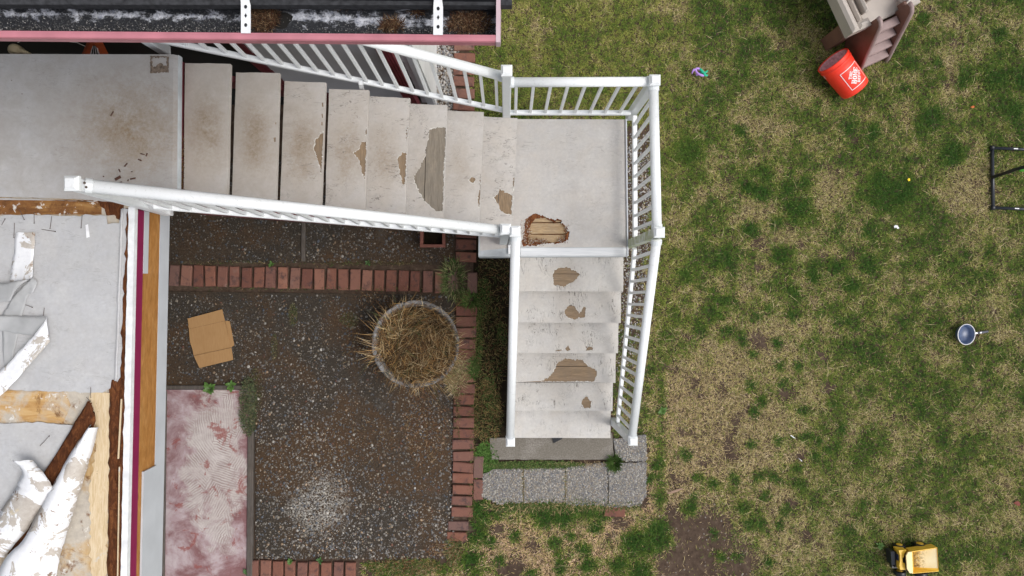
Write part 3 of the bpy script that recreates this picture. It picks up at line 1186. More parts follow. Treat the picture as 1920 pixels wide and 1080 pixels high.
# outlet hole: a short black funnel dropping from the trough
oc_ = P(527, 38, ZG - .091)
ol = MB()
ring = [(oc_ + Vector((.036 * math.cos(a) * (1 + .25 * math.sin(3 * a)), .030 * math.sin(a), .0))) for a in [2 * math.pi * i / 14 for i in range(14)]]
ol.fan(oc_ - Vector((0, 0, .0005)), ring)
ol.build('outlet', MT['dark'], gut)


def litter(name, areas, N, pal, zf, lo, hi, w, parent=None, tilt=(1.0, 1.5)):
    pos, hd, tl, ln, wd, cl = [], [], [], [], [], []
    for (cx, cy, rx, ry, share, z) in areas:
        k = int(N * share)
        a = rng.uniform(0, 6.28, k); r = np.sqrt(rng.uniform(0, 1, k))
        qx, qy = cx + rx * r * np.cos(a), cy + ry * r * np.sin(a)
        d = CH - z
        pos.append(np.stack([(qx - 960) * d / CF, (540 - qy) * d / CF, z + rng.uniform(0, zf, k)], 1))
    pos = np.concatenate(pos)
    n = len(pos)
    pal = np.array(pal)
    c = pal[rng.integers(0, len(pal), n)] * rng.uniform(.6, 1.3, n)[:, None]
    me = blade_mesh(name, pos, rng.uniform(0, 6.28, n), rng.uniform(tilt[0], tilt[1], n), rng.uniform(lo, hi, n), rng.uniform(w * .7, w * 1.4, n), c, MT['grass'], .1)
    return tag(link(name, me, parent), kind='stuff')


NEED = [(.065, .032, .017), (.12, .065, .033), (.04, .024, .014), (.24, .16, .09), (.08, .03, .015)]
litter('needle_litter', [(495, 32, 28, 28, .36, 4.415), (880, 44, 38, 20, .36, 4.413), (735, 48, 20, 12, .14, 4.412), (785, 20, 14, 8, .05, 4.415), (640, 8, 40, 5, .09, 4.42)],
       3400, NEED, .012, .012, .035, .0016, gut)

N = 2600
qx = rng.uniform(-20, 928, N)
keep = (qx < 455) | (qx > 690) | (rng.uniform(0, 1, N) < .25)
qx = qx[keep]; N = len(qx)
qy = 60 - np.abs(rng.normal(0, 15, N)) + qx * .008
dd = CH - 4.409
pos = np.stack([(qx - 960) * dd / CF, (540 - qy) * dd / CF, np.full(N, 4.409)], 1)
pos[:, 2] += np.clip((qy - 48 - qx * .008) / 14, 0, 1) * .022
pal = np.array([(.03, .03, .033), (.10, .10, .10), (.25, .24, .23), (.05, .045, .04), (.42, .41, .40)])
me = pebble_mesh('roof_granules', pos, rng.uniform(.0008, .0022, N), pal[rng.choice(5, N, p=[.3, .28, .2, .14, .08])], MT['pebble'], .8)
tag(link('roof_granules', me, gut), kind='stuff')

# ================================================================== DECK
ZD = 2.43
deck = empty('deck', P(200, 400, 0), 'raised deck with torn pale membrane and bare plywood seams', 'deck')
dk = MB()
dk.prism([P(-420, 102, 2.415), P(332, 104, 2.415), P(330, 386, 2.415), P(251, 389, 2.415), P(226, 1500, 2.415), P(-420, 1500, 2.415)], .035)
dk.build('plywood_base', MT['ply'], deck)
dj = MB()
dj.prism([P(-420, 104, 2.378), P(329, 106, 2.378), P(327, 384, 2.378), P(236, 388, 2.378), P(212, 1490, 2.378), P(-420, 1490, 2.378)], .3)
dj.build('joist_box', MT['maroon'], deck)


def dsheet(name, poly, z, seed, amp=.0035, step=.03, holes=(), col=(0, .3, 0)):
    pts = jag([P(x, y, z) for x, y in poly], amp, step, seed)
    c = P(160, 300, 0)
    o = MB().sheet(pts, [jag([P(x, y, z) for x, y in h], .003, .015, seed + 9) for h in holes], .004).build(name, MT['deck'], deck)
    o.color = (*col, 1)
    return o


# the top sheet is its own object origin so that foot wear sits where people turn on to the stairs
o = MB().sheet([P(-420, 100, ZD), P(325, 102, ZD), P(334, 104, ZD - .006), P(332, 386, ZD - .006), P(323, 384, ZD), P(212, 379, ZD)]
               + jag([P(204, 378, ZD), P(150, 373, ZD), P(60, 370, ZD), P(-30, 370, ZD)], .002, .04, 3)[:-1] + [P(-420, 370, ZD)], [], .008).build(
    'membrane', MT['deck'], deck, origin=P(245, 245, ZD))
o.color = (1, .25, .62, 1)
# lip over the stairs
MB().prism([P(334, 103, 2.424), P(339.5, 106, 2.40), P(337, 388, 2.40), P(332, 386, 2.424)], .018).build('nosing', MT['greyclad'], deck)
dsheet('membrane', [(-420, 404), (0, 405), (60, 402), (120, 405), (170, 403), (199, 405), (201, 420), (225, 419), (229, 392), (238, 392), (230, 560), (226, 708), (213, 723), (192, 735), (150, 737), (80, 732), (0, 730), (-420, 730)], ZD, 5)
dsheet('membrane', [(-420, 794), (0, 794), (70, 792), (140, 798), (120, 840), (80, 905), (30, 1000), (-30, 1060), (-420, 1200)], ZD, 6)
# turned-up edge ridge of the middle sheet
rd = MB()
pts = [P(229 - (y - 392) * .036 + random.gauss(0, .4), y, ZD + .004) for y in range(392, 716, 14)]
rd.tube(pts, [.008] * len(pts), 7)
r_ = rd.build('membrane_ridge', MT['deck'], deck, smooth=True)
r_.color = (0, 0, 0, 1)
o = MB().sheet(jag([P(229, 392, 2.4195), P(247, 390, 2.4195), P(240, 715, 2.4195), P(222, 715, 2.4195)], .0015, .02, 21), [], .003)
o.build('dark_joint', MT['rot'], deck)
# bare pale plywood along the rotten edge
o = MB().sheet(jag([P(170, 738, 2.421), P(206, 737, 2.421), P(205, 900, 2.421), P(200, 1085, 2.421), P(199, 1400, 2.421), P(168, 1400, 2.421), P(170, 1085, 2.421), P(168, 920, 2.421), P(180, 840, 2.421), P(166, 770, 2.421)], .006, .02, 8), [], .004)
o.build('torn_plywood', MT['paleply'], deck)
# rotten edge board
rt = MB()
nsec = 60
for i in range(nsec):
    y = 712 + i * 12
    xl, xr = 205.5 - (y - 712) * .012, 236 - (y - 712) * .0225
    zs = [2.425, 2.434 + random.gauss(0, .003), 2.428 + random.gauss(0, .004), 2.421 + random.gauss(0, .003), 2.431 + random.gauss(0, .003), 2.422]
    fx = [0, .18, .42, .6, .82, 1]
    for f, z in zip(fx, zs):
        rt.v.append(tuple(P(xl + (xr - xl) * f + random.gauss(0, .9), y, z)))
for i in range(nsec - 1):
    for k in range(5):
        rt.f.append([i * 6 + k, i * 6 + k + 1, (i + 1) * 6 + k + 1, (i + 1) * 6 + k]); rt.m.append(0)
rt.build('rotten_edge_board', MT['rot'], deck)
st = MB()
st.beam(P(228, 748, 2.437), P(222, 860, 2.437), .008, .006); st.build('splinter', MT['paleply'], deck)
st = MB()
st.beam(P(224, 875, 2.437), P(220, 1120, 2.437), .006, .006); st.build('splinter', MT['paleply'], deck)
o = MB().sheet([P(-420, 372, 2.4185), P(190, 375, 2.4185), P(190, 402, 2.4185), P(-420, 403, 2.4185)], [], .003)
o.build('stained_seam', MT['plybrown'], deck)
o = MB().sheet(jag([P(-420, 731, 2.4185), P(120, 734, 2.4185), P(132, 760, 2.4185), P(118, 794, 2.4185), P(-420, 794, 2.4185)], .002, .03, 4), [], .003)
o.build('stained_seam', MT['plyorange'], deck)
# rot patches at the upper seam
o = MB().sheet(jag([P(182, 373, 2.4195), P(232, 373, 2.4195), P(228, 418, 2.4195), P(214, 402, 2.4195), P(199, 404, 2.4195), P(196, 392, 2.4195), P(188, 385, 2.4195)], .003, .012, 12), [], .003)
o.build('rotten_seam', MT['rot'], deck)
o = MB().sheet(jag([P(205, 712, 2.428), P(214, 720, 2.428), P(232, 700, 2.428), P(234, 716, 2.428), P(222, 738, 2.428), P(205, 737, 2.428)], .003, .012, 14), [], .003)
o.build('rotten_seam', MT['rot'], deck)


# fascia stack along the east edge of the deck (the deck is turned a little)
def edge(y, z, off):
    """point on the plumb edge plane; y in photo rows measured at deck height"""
    a = P(253 - (y - 395) * .0219, y, 2.425)
    return Vector((a.x + off, a.y + off * .022, z))


def fascia(name, z1, z0, y0, y1, off, th, mat):
    m = MB()
    a, b = edge(y0, 0, off), edge(y1, 0, off)
    q = [a, b, b - Vector((th, 0, 0)), a - Vector((th, 0, 0))]
    m.prism([Vector((p.x, p.y, z1)) for p in q], z1 - z0)
    return m.build(name, mat, deck)


m = MB()
ys = np.linspace(388, 1400, 90)
L = [edge(y, 2.436 + random.gauss(0, .0012), -.034 + random.gauss(0, .0015)) for y in ys]
R = [edge(y, 2.434, 0.004) for y in ys]
Rb = [Vector((p.x, p.y, 2.398)) for p in R]
Lb = [p - Vector((0, 0, .012)) for p in L]
q = len(ys)
m.add(L + R + Rb + Lb, [[i, q + i, q + i + 1, i + 1][::-1] for i in range(q - 1)] + [[q + i, 2 * q + i, 2 * q + i + 1, q + i + 1][::-1] for i in range(q - 1)] + [[3 * q + i, i, i + 1, 3 * q + i + 1][::-1] for i in range(q - 1)])
m.build('edge_flashing', MT['whiteflash'], deck)
fascia('red_trim', 2.397, 2.315, 392, 1400, .0, .02, MT['redtrim'])
fascia('rim_board', 2.314, 2.105, 392, 1400, -.004, .04, MT['fir'])
fascia('short_grey_strip', 2.312, 2.255, 392, 512, .002, .005, MT['greyboard'])
fascia('grey_board', 2.103, 1.975, 390, 1400, -.002, .03, MT['greyboard'])
fascia('grey_board', 2.270, 2.106, 897, 1400, .010, .012, MT['greyboard'])
for (fx, fy) in ((500, 2.2), (760, 2.15), (640, 2.02)):
    pass
# posts and beam carrying the deck, set back out of sight of the edge
for yy in (520, 1000):
    p = edge(yy, 0, -1.25)
    MB().box((p.x, p.y, 1.05), (.1, .1, 2.06), bev=.004).build('support_post', MT['maroon'], deck)
# square footprint left by a post base
o = MB().sheet(jag([P(281, 105, 2.434), P(317, 106, 2.434), P(316, 136, 2.434), P(282, 137, 2.434)], .0022, .008, 3),
               [jag([P(284, 107, 2.434), P(313, 108, 2.434), P(312, 124, 2.434), P(301, 118, 2.434), P(287, 126, 2.434)], .003, .008, 5)], .002)
o.build('post_footprint', plain('rust_stain', (.17, .13, .10), .9, .5, 60), deck)


# ------------------------------------------------------------------ torn membrane strips on the deck
def ribbon(name, secs, mats, label, cat, group=None, bulge=0.0, th=.003, cross=6, sub=5, rough=.0015):
    """secs: list of (pxL,pyL,zL, pxR,pyR,zR). top face mats[0], under face mats[1]"""
    S = []
    pts = [(P(a, b, c), P(d, e, f)) for a, b, c, d, e, f in secs]
    n = len(pts)
    def cr(p0, p1, p2, p3, t):
        return .5 * ((2 * p1) + (p2 - p0) * t + (2 * p0 - 5 * p1 + 4 * p2 - p3) * t * t + (3 * p1 - p0 - 3 * p2 + p3) * t ** 3)
    for i in range(n - 1):
        for k in range(sub):
            t = k / sub
            row = []
            for s in (0, 1):
                g_ = lambda j: pts[max(0, min(n - 1, j))][s]
                row.append(cr(g_(i - 1), g_(i), g_(i + 1), g_(i + 2), t))
            S.append(row)
    S.append(list(pts[-1]))
    top = []
    for (l, r) in S:
        for k in range(cross + 1):
            f = k / cross
            p = l.lerp(r, f)
            p = p + Vector((random.gauss(0, rough), random.gauss(0, rough), bulge * math.sin(math.pi * f) + random.gauss(0, rough)))
            top.append(p)
    m = MB()
    w = cross + 1
    rows = len(S)
    # normals
    nor = []
    for i in range(rows):
        for k in range(w):
            a = top[min(rows - 1, i + 1) * w + k] - top[max(0, i - 1) * w + k]
            b = top[i * w + min(w - 1, k + 1)] - top[i * w + max(0, k - 1)]
            nv = a.cross(b)
            nor.append(nv.normalized() if nv.length > 0 else Vector((0, 0, 1)))
    m.v = [tuple(p + q * th / 2) for p, q in zip(top, nor)] + [tuple(p - q * th / 2) for p, q in zip(top, nor)]
    N_ = rows * w
    for i in range(rows - 1):
        for k in range(w - 1):
            a, b, c, d = i * w + k, i * w + k + 1, (i + 1) * w + k + 1, (i + 1) * w + k
            m.f.append([a, d, c, b]); m.m.append(0)
            m.f.append([N_ + a, N_ + b, N_ + c, N_ + d]); m.m.append(1)
        for k in (0, w - 1):
            a, d = i * w + k, (i + 1) * w + k
            m.f.append([a, d, N_ + d, N_ + a] if k else [a, N_ + a, N_ + d, d]); m.m.append(0)
    o = m.build(name, mats, origin=top[0], smooth=True)
    return tag(o, label, cat, group)


WG = [MT['scrapwhite'], MT['scrapgrey']]
GW = [MT['scrapgrey'], MT['scrapwhite']]
GR = 'torn membrane scraps lying on the deck'
# first scrap: white strip with its lower end curling over to the left
ribbon('membrane_scrap', [(66, 435, 2.437, 30.5, 436, 2.437), (64, 470, 2.437, 26.5, 468, 2.437), (62, 505, 2.445, 21, 508, 2.445), (58, 522, 2.475, 19, 538, 2.47),
                          (30, 527, 2.50, 21, 562, 2.495), (0, 532, 2.49, 4, 566, 2.49), (-50, 530, 2.46, -40, 575, 2.46)], GW, 'white backed membrane scrap with tan stains curling over at its lower end', 'membrane scrap', GR)
ribbon('membrane_scrap', [(60, 520, 2.448, 69.5, 527, 2.448), (45, 535, 2.445, 63, 548, 2.445), (22, 560, 2.442, 54, 552, 2.442), (12, 578, 2.438, 47, 574, 2.438), (4, 600, 2.436, 40, 600, 2.436), (8, 690, 2.434, 20, 695, 2.434)],
       WG[::-1], 'short grey membrane scrap lying under the folded strip', 'membrane scrap', GR)
ribbon('membrane_scrap', [(-60, 592, 2.45, -60, 620, 2.45), (0, 592, 2.45, 0, 620, 2.45), (45, 593, 2.452, 45, 627, 2.452), (70, 594, 2.46, 70, 630, 2.46), (87, 596, 2.472, 92, 640, 2.472),
                          (66, 626, 2.492, 88, 646, 2.488), (44, 650, 2.487, 62, 676, 2.478), (-6, 702, 2.46, 22, 722, 2.46), (-60, 742, 2.45, -40, 775, 2.45)],
       WG, 'long grey membrane strip folded back on itself, white stained underside showing', 'membrane scrap', GR)
# large scraps lower left
ribbon('membrane_scrap', [(172, 796, 2.455, 185, 801, 2.45), (140, 838, 2.475, 172, 848, 2.452), (106, 897, 2.50, 155, 905, 2.455), (70, 964, 2.52, 141, 950, 2.46), (42, 1015, 2.53, 122, 1010, 2.46), (8, 1050, 2.53, 112, 1048, 2.46), (-20, 1120, 2.52, 98, 1110, 2.46)],
       WG, 'large white membrane sheet half rolled up at the bottom end of the deck', 'membrane scrap', GR, bulge=.06)
ribbon('membrane_scrap', [(22, 862, 2.535, 62, 862, 2.50), (42, 880, 2.52, 80, 886, 2.51), (36, 905, 2.50, 101, 914, 2.505), (28, 920, 2.49, 92, 928, 2.50), (6, 950, 2.48, 72, 960, 2.49), (-10, 985, 2.475, 46, 1000, 2.48), (-40, 1030, 2.47, 8, 1044, 2.475)],
       WG, 'crumpled white membrane scrap with a curled grey top end', 'membrane scrap', GR, bulge=.03, rough=.003)
o = ribbon('rotten_board', [(166, 752, 2.447, 171, 757, 2.447), (152, 775, 2.447, 178, 790, 2.447), (125, 820, 2.448, 158, 836, 2.448), (85, 885, 2.449, 112, 905, 2.449), (48, 955, 2.45, 78, 968, 2.45), (8, 1030, 2.45, 30, 1045, 2.45)],
           [MT['rot'], MT['rot']], 'long rust brown rotten board torn loose beside the rolled membrane', 'rotten board', None, bulge=.008, th=.012, rough=.0025)

# nails standing or lying on the deck
nails = [(27, 418, 26, 445), (64, 398, 64, 418), (97, 405, 94, 428), (154, 403, 152, 427), (36, 392, 45, 411), (78, 430, 103, 434), (3, 422, 9, 411), (83, 577, 81, 594), (47, 571, 60, 576), (75, 836, 92, 818), (170, 726, 170, 745), (162, 745, 169, 752)]
NAIL = ['straight rusty nail just left of the top end of the white backed scrap', 'upright nail in the brown upper seam, middle of the three close together', 'nail slanting across the lower edge of the brown upper seam',
        'long nail pointing down from the brown seam near the white splinter', 'short slanted nail on the brown upper seam above the white backed scrap', 'nail lying level on the membrane right of the white backed scrap',
        'nail at the upper left picture edge of the pale middle membrane', 'short upright nail above the fold of the long grey strip', 'small level nail beside the short grey scrap tail', 'long slanted nail alone on the lower grey membrane',
        'upright nail at the lower seam above the rotten board', 'bent nail at the tip of the rotten board']
nail_done = []
for (a, b, c, d) in nails:
    q0, q1 = P(a, b, 2.436), P(c, d, 2.442)
    m = MB().tube([q0, q1], .0016, 6)
    m.tube([q1, q1 + (q1 - q0).normalized() * .003], .0035, 8)
    tag(m.build('nail', MT['nail'], origin=q0), NAIL[len(nail_done)], 'nail', 'rusty nails on the deck')
    nail_done.append(1)
tagm = MB().prism([P(160, 422, 2.4365), P(165, 420, 2.4365), P(168, 444, 2.4365), P(162, 446, 2.4365)], .002)
tag(tagm.build('wood_splinter', MT['trash'], origin=P(163, 432, 2.43)), 'small white splinter with a dark nail head near the upper seam', 'splinter')
chips = [(221, 334, 12, 5, .5), (249, 335, 10, 2.5, .2), (236, 309, 8, 2.5, .9), (224, 320, 6, 1.5, -1.2), (193, 340, 3, 3, .5), (227, 342, 4, 3, 0), (262, 300, 7, 2, -.4), (240, 338, 4, 2, 1), (194, 331, 2, 2, 0), (247, 322, 2.5, 1.5, 0),
         (210, 213, 10, 2, 1.0), (267, 289, 8, 2, -.3), (275, 290, 6, 2, 1.2)]
CHIP = ['largest and thickest dark wood chip on the deck by the stair head', 'long thin dark chip, right of the largest one and nearest the stairs', 'slanted dark sliver above the largest chip', 'tiny near upright sliver just above the largest chip',
        'round dark crumb left of the largest chip, lowest of the two', 'dark lump just below the largest chip', 'long level sliver, lowest of the upper three by the stain', 'short upright crumb between the largest and the long thin chip',
        'tiniest crumb left of the largest chip, upper of the two', 'tiny crumb between the slanted sliver and the long thin chip', 'lone pale brown chip far above the others on the deck', 'level sliver at the upper end of the chip scatter', 'short upright sliver, topmost right of the chip scatter']
for i, (a, b, l, w, r) in enumerate(chips):
    k = .00329
    m = MB().box((0, 0, 0), (l * k, w * k, .006), rz=r, bev=.002)
    m.v = [(x + random.gauss(0, .0008), y + random.gauss(0, .0008), z) for x, y, z in m.v]
    o = m.build('wood_chip', MT['chip'])
    o.location = P(a, b, 2.434)
    tag(o, CHIP[i], 'wood chip', 'wood chips on the deck')

# ================================================================== UPPER STAIRS
R_ = .152
upst = empty('upper_staircase', P(431, 250, 0), 'open flight of eight worn pale treads from deck to landing', 'staircase')
TL = [(347, 118.4, 344), (442.5, 135.8, 434.5), (533.5, 152.2, 524.5), (617, 167, 609), (690, 180, 683), (762, 194, 754), (832, 207, 824), (899, 217.8, 892)]   # left-top px,py, left-bottom px
TR = [(431.5, 119.6, 426), (524, 136.7, 517), (610.5, 154.8, 602), (692, 169, 684), (768.5, 184, 759.5), (839, 197, 831), (907, 209.8, 899), (970.5, 221.6, 961)]


def z2(pts): return [(330 + x / 3.375, 100 + y / 3.375) for x, y in pts]
def z3(pts): return [(680 + x / 3.375, 160 + y / 3.375) for x, y in pts]
def z4(pts): return [(880 + x / 2.1176, 450 + y / 2.1176) for x, y in pts]
def zl(pts): return [(960 + x / 8, 380 + y / 8) for x, y in pts]


UH = {2: [z2([(932, 492), (905, 520), (880, 550), (868, 600), (885, 650), (900, 690), (910, 740), (918, 760), (924, 700), (930, 600), (934, 530)]),
          z2([(922, 312), (931, 310), (932, 335), (924, 338)]), z2([(921, 385), (929, 380), (930, 408), (923, 408)]), z2([(920, 432), (928, 432), (928, 455), (921, 455)])],
      3: [z2([(1172, 560), (1204, 557), (1205, 640), (1200, 720), (1192, 805), (1180, 760), (1165, 700), (1150, 660), (1120, 632), (1150, 610)]),
          z2([(1196, 490), (1206, 470), (1207, 515), (1198, 520)])],
      4: [z3([(215, 455), (245, 430), (276, 412), (276, 520), (264, 635), (250, 630), (235, 570), (225, 500)]), z3([(277, 265), (284, 262), (280, 345), (273, 350)])],
      5: [z3([(420, 275), (470, 262), (527, 268), (525, 400), (515, 560), (506, 800), (470, 800), (430, 770), (390, 730), (350, 670), (325, 610), (322, 570), (360, 530), (370, 490), (395, 450), (400, 390), (415, 340)])],
      6: [z3([(672, 600), (690, 576), (716, 590), (704, 627), (680, 617)]), z3([(744, 558), (752, 605), (744, 700), (742, 770), (735, 775), (727, 720), (738, 650)])],
      7: [z3([(865, 655), (910, 672), (948, 690), (942, 822), (900, 815), (870, 790), (855, 750), (825, 708), (850, 690)]), z3([(952, 590), (960, 580), (954, 680), (948, 680)])],
      1: [z2([(616, 535), (630, 530), (631, 560), (620, 564)]), z2([(627, 437), (634, 436), (634, 450), (628, 450)])]}
UW = [(1, .0), (1, .15), (.95, .5), (.85, .8), (.7, 1), (.5, 1), (.5, .6), (.25, 1)]


def ybot(px):
    return 347 + (px - 165) * .109 + 6


def inset(h, lim, gap):
    """keep hole points off the nosing: lim(p)-> signed distance inside"""
    return h


def make_tread(parent, corners, z, holes, wear, axis, board_mat, split, seed):
    """corners: world xy at z, counter-clockwise from back... ; holes photo px"""
    c = sum(corners, Vector((0, 0, 0))) / 4
    m = MB()
    outer = []
    n = 4
    for i in range(n):
        a, b = corners[i], corners[(i + 1) % n]
        for k in range(6):
            outer.append(a.lerp(b, k / 6) + Vector((random.gauss(0, .0008), random.gauss(0, .0008), 0)))
    hs = []
    for q, h in enumerate(holes):
        pts = [P(x, y, z) for x, y in h]
        big = max((a - b).length for a in pts for b in pts) > .06
        pts = jag(pts, .0032 if big else .001, .009 if big else .02, seed * 7 + q)
        # keep inside the tread outline
        out = []
        for p in pts:
            for i in range(4):
                a, b = corners[i], corners[(i + 1) % 4]
                t = (b - a).normalized()
                nn_ = Vector((-t.y, t.x, 0))
                if nn_.dot(c - a) < 0: nn_ = -nn_
                dd = nn_.dot(p - a)
                if dd < .004: p = p + nn_ * (.004 - dd)
            out.append(p)
        hs.append(out)
    m.sheet(outer, hs, .0035)
    under, flk = MB(), MB()
    for h in hs:
        hc_ = sum(h, Vector((0, 0, 0))) / len(h)
        if max((p - hc_).length for p in h) < .03:
            continue
        rr = random.Random(seed)
        ph = [rr.uniform(0, 6.28) for _ in range(3)]
        inn, out_ = [], []
        for q, p in enumerate(h):
            a_ = q / len(h) * 6.283
            k_ = .95 + .035 * math.sin(3 * a_ + ph[0]) + .03 * math.sin(7 * a_ + ph[1]) + rr.gauss(0, .012)
            inn.append(hc_ + (p - hc_) * (1 - min(.3, max(.0015, (1 - k_) * .07) / max(.01, (p - hc_).length))) - Vector((0, 0, .0034)))
            out_.append(hc_ + (p - hc_) * 1.01 - Vector((0, 0, .0034)))
        for q in range(16):
            b0 = rr.choice(h)
            dr_ = (hc_ - b0); dr_.z = 0
            if dr_.length < .01: continue
            dr_.normalize()
            sd_ = Vector((-dr_.y, dr_.x, 0))
            wl, ll, up_ = rr.uniform(.003, .009), rr.uniform(.004, .010), rr.uniform(.2, .75)
            b1 = b0 - dr_ * .003
            flk.add([b1 - sd_ * wl, b1 + sd_ * wl * .8, b1 + sd_ * wl * .3 + dr_ * ll + Vector((0, 0, ll * up_)), b1 - sd_ * wl * .6 + dr_ * ll * .8 + Vector((0, 0, ll * up_ * .8))], [(0, 1, 2, 3)])
        o_ = len(under.v)
        k = len(inn)
        under.v += [tuple(p) for p in out_ + inn]
        for i in range(k):
            j = (i + 1) % k
            f_ = [o_ + i, o_ + j, o_ + k + j, o_ + k + i]
            p0, p1, p2 = (Vector(under.v[x]) for x in f_[:3])
            under.f.append(f_ if (p1 - p0).cross(p2 - p0).z > 0 else f_[::-1]); under.m.append(0)
    # wrapped sides
    o0 = len(m.v)
    lo = [p - Vector((0, 0, .0035)) for p in outer]
    bt = [p - Vector((0, 0, .032)) for p in outer]
    k = len(outer)
    m.v += [tuple(p) for p in lo + bt]
    for i in range(k):
        j = (i + 1) % k
        m.f.append([o0 + i, o0 + j, o0 + k + j, o0 + k + i]); m.m.append(0)
    t = m.build('tread', MT['membrane' if axis == 'Y' else 'membrane_low'], parent, origin=c)
    t.color = (wear[0], wear[1], 0, 1)
    if under.f:
        fo = flk.build('paint_flakes', MT['undercoat'])
        fo.parent = t
        fo.location = -c
        fo['kind'] = 'stuff'
        uo = under.build('undercoat', MT['undercoat'])
        uo.parent = t
        uo.location = -c
    # two planks below
    a, b, d, e = corners   # a back-left.. see callers: a-b is the back edge, d-e the nosing edge
    def lerp2(f): return a.lerp(e, f), b.lerp(d, f)
    for f0, f1 in ((.01, split - .008), (split + .008, .985)):
        p0, p1 = lerp2(f0); p3, p2 = lerp2(f1)
        pl = MB().prism([q - Vector((0, 0, .0045)) for q in (p0, p1, p2, p3)], .027).build('plank', board_mat)
        pl.parent = t
        pl.location = -c
    return t


for k in range(8):
    z = ZD - R_ * (k + 1)
    (lx, ly, lbx), (rx, ry, rbx) = TL[k], TR[k]
    if k >= 4:       # the back is tucked under the tread above
        lx, lbx = rx - 86 + 3 * (k - 4), rbx - 86 + 3 * (k - 4)
    cs = [P(lbx, ybot(lbx) - 1, z), P(lx, ly, z), P(rx, ry, z), P(rbx, ybot(rbx) - 1, z)]
    cs = [cs[1], cs[0], cs[3], cs[2]]      # back edge (north, south), nosing (south, north)
    make_tread(upst, cs, z, UH.get(k, []), UW[k], 'Y', MT['grey_y'] if k in (5,) else MT['bare_y'], .62 if k != 5 else .55, k + 1)


def plank(mb, a, b, depth, th, off=0):
    """sloped stringer board on edge from a to b"""
    a, b = Vector(a), Vector(b)
    ax = Vector(((b - a).x, (b - a).y, 0)).normalized()
    s = Vector((-ax.y, ax.x, 0)) * th / 2
    v = []
    for p in (a, b):
        for sg in (-1, 1):
            v += [p + s * sg, p + s * sg - Vector((0, 0, depth))]
    mb.add(v, [(0, 1, 3, 2), (4, 6, 7, 5), (0, 4, 5, 1), (2, 3, 7, 6), (0, 2, 6, 4), (1, 5, 7, 3)])
    return mb


plank(MB(), (-2.09, 1.40, 2.222), (.0, 1.315, .985), .2, .04).build('stringer', MT['maroon'], upst)
plank(MB(), (-2.09, .517, 2.222), (.0, .445, .985), .24, .04).build('stringer', MT['maroon'], upst)
litter('leaf_litter', [(341, 300, 4, 60, .55, 2.282), (340, 345, 3.5, 22, .45, 2.284)], 500, [(.16, .085, .03), (.10, .05, .02), (.24, .15, .07)], .012, .008, .02, .005)

# ================================================================== LANDING
ZL = 1.064
land = empty('stair_landing', P(1070, 350, 0), 'square pale landing with a jagged rotted hole in its membrane', 'landing')
hole = zl([(205, 245), (300, 185), (370, 163), (440, 185), (530, 230), (640, 258), (700, 243), (735, 260), (745, 300), (800, 350), (830, 390), (825, 425), (862, 430), (850, 540), (790, 580), (740, 612), (640, 612), (560, 604), (470, 622), (330, 642), (160, 655), (150, 600), (165, 500), (190, 400), (200, 310)])
hole = [P(x, y, ZL) for x, y in hole]
hc = sum(hole, Vector((0, 0, 0))) / len(hole)
outer = [P(900, 470, ZL - .004), P(900, 440, ZL), P(898, 223, ZL), P(1172.5, 224, ZL), P(1174, 340, ZL), P(1175, 465, ZL), P(976, 463, ZL)]
m = MB().sheet(outer, [jag(hole, .0035, .009, 31)], .004)
o = m.build('membrane', MT['membrane'], land, origin=P(1085, 395, ZL))
o.color = (.12, .35, 0, 1)
h2 = [hc + (p - hc) * (.965 if p.x > hc.x - .05 and p.y > hc.y - .05 else (.9 if p.x > hc.x - .05 else .76)) for p in hole]
m = MB().sheet([p - Vector((0, 0, .0045)) for p in outer], [jag([p - Vector((0, 0, .0045)) for p in h2], .009, .016, 33)], .018)
m.build('rotted_underlay', MT['rotred'], land)
MB().prism([P(x, y, ZL - .034) for x, y in zl([(0, 140), (920, 140), (920, 690), (0, 690)])], .01).build('rotten_base', MT['rot'], land)
for k, (y0, y1) in enumerate(((160, 294), (310, 466), (484, 680))):
    q = zl([(20, y0), (900, y0 - 4), (900, y1 - 4), (20, y1)])
    MB().prism([P(x, y, ZL - .021 - .002 * k) + Vector((0, random.gauss(0, .0016), 0)) for x, y in q], .011).build('plank', MT['pale_x'], land)
litter('rot_fibres', [(985, 435, 9, 24, .5, ZL - .014), (1005, 454, 22, 6, .3, ZL - .014), (1055, 450, 10, 5, .1, ZL - .014), (1062, 430, 4, 14, .1, ZL - .014)], 900, [(.22, .07, .025), (.10, .035, .015), (.40, .25, .12), (.16, .05, .02), (.55, .5, .45)], .016, .008, .028, .003, land)
# platform box, metal edge
b0 = [P(897, 482, ZL - .03), P(897, 222, ZL - .03), P(1172, 224.5, ZL - .03), P(1175, 481, ZL - .03)]
MB().prism([p - Vector((0, 0, .018)) for p in b0], .2).build('platform_frame', MT['greyclad'], land)
MB().prism([P(897, 481, ZL - .006), P(897, 438, ZL - .004), P(899, 223, ZL - .006), P(900.5, 438, ZL - .001), P(976, 464, ZL - .006), P(976, 481, ZL - .006)], .07).build('corner_cladding', MT['greyclad'], land)
m = MB()
pr = [(463.5, ZL + .002), (464.5, ZL + .007), (478.5, ZL + .005), (481, ZL - .004), (481, ZL - .05), (478, ZL - .05)]
v = [P(976, y, z) for y, z in pr] + [P(1176.5, y, z) for y, z in pr]
k = len(pr)
m.add(v, [list(range(k)), list(range(k, 2 * k))[::-1]] + [[i, k + i, k + (i + 1) % k, (i + 1) % k] for i in range(k)])
m.build('metal_edge', MT['alu'], land)
MB().beam(P(1172, 224, ZL - .01) + Vector((.006, 0, 0)), P(1175, 480, ZL - .01) + Vector((.006, 0, 0)), .01, .05).build('side_trim', MT['greyboard'], land)
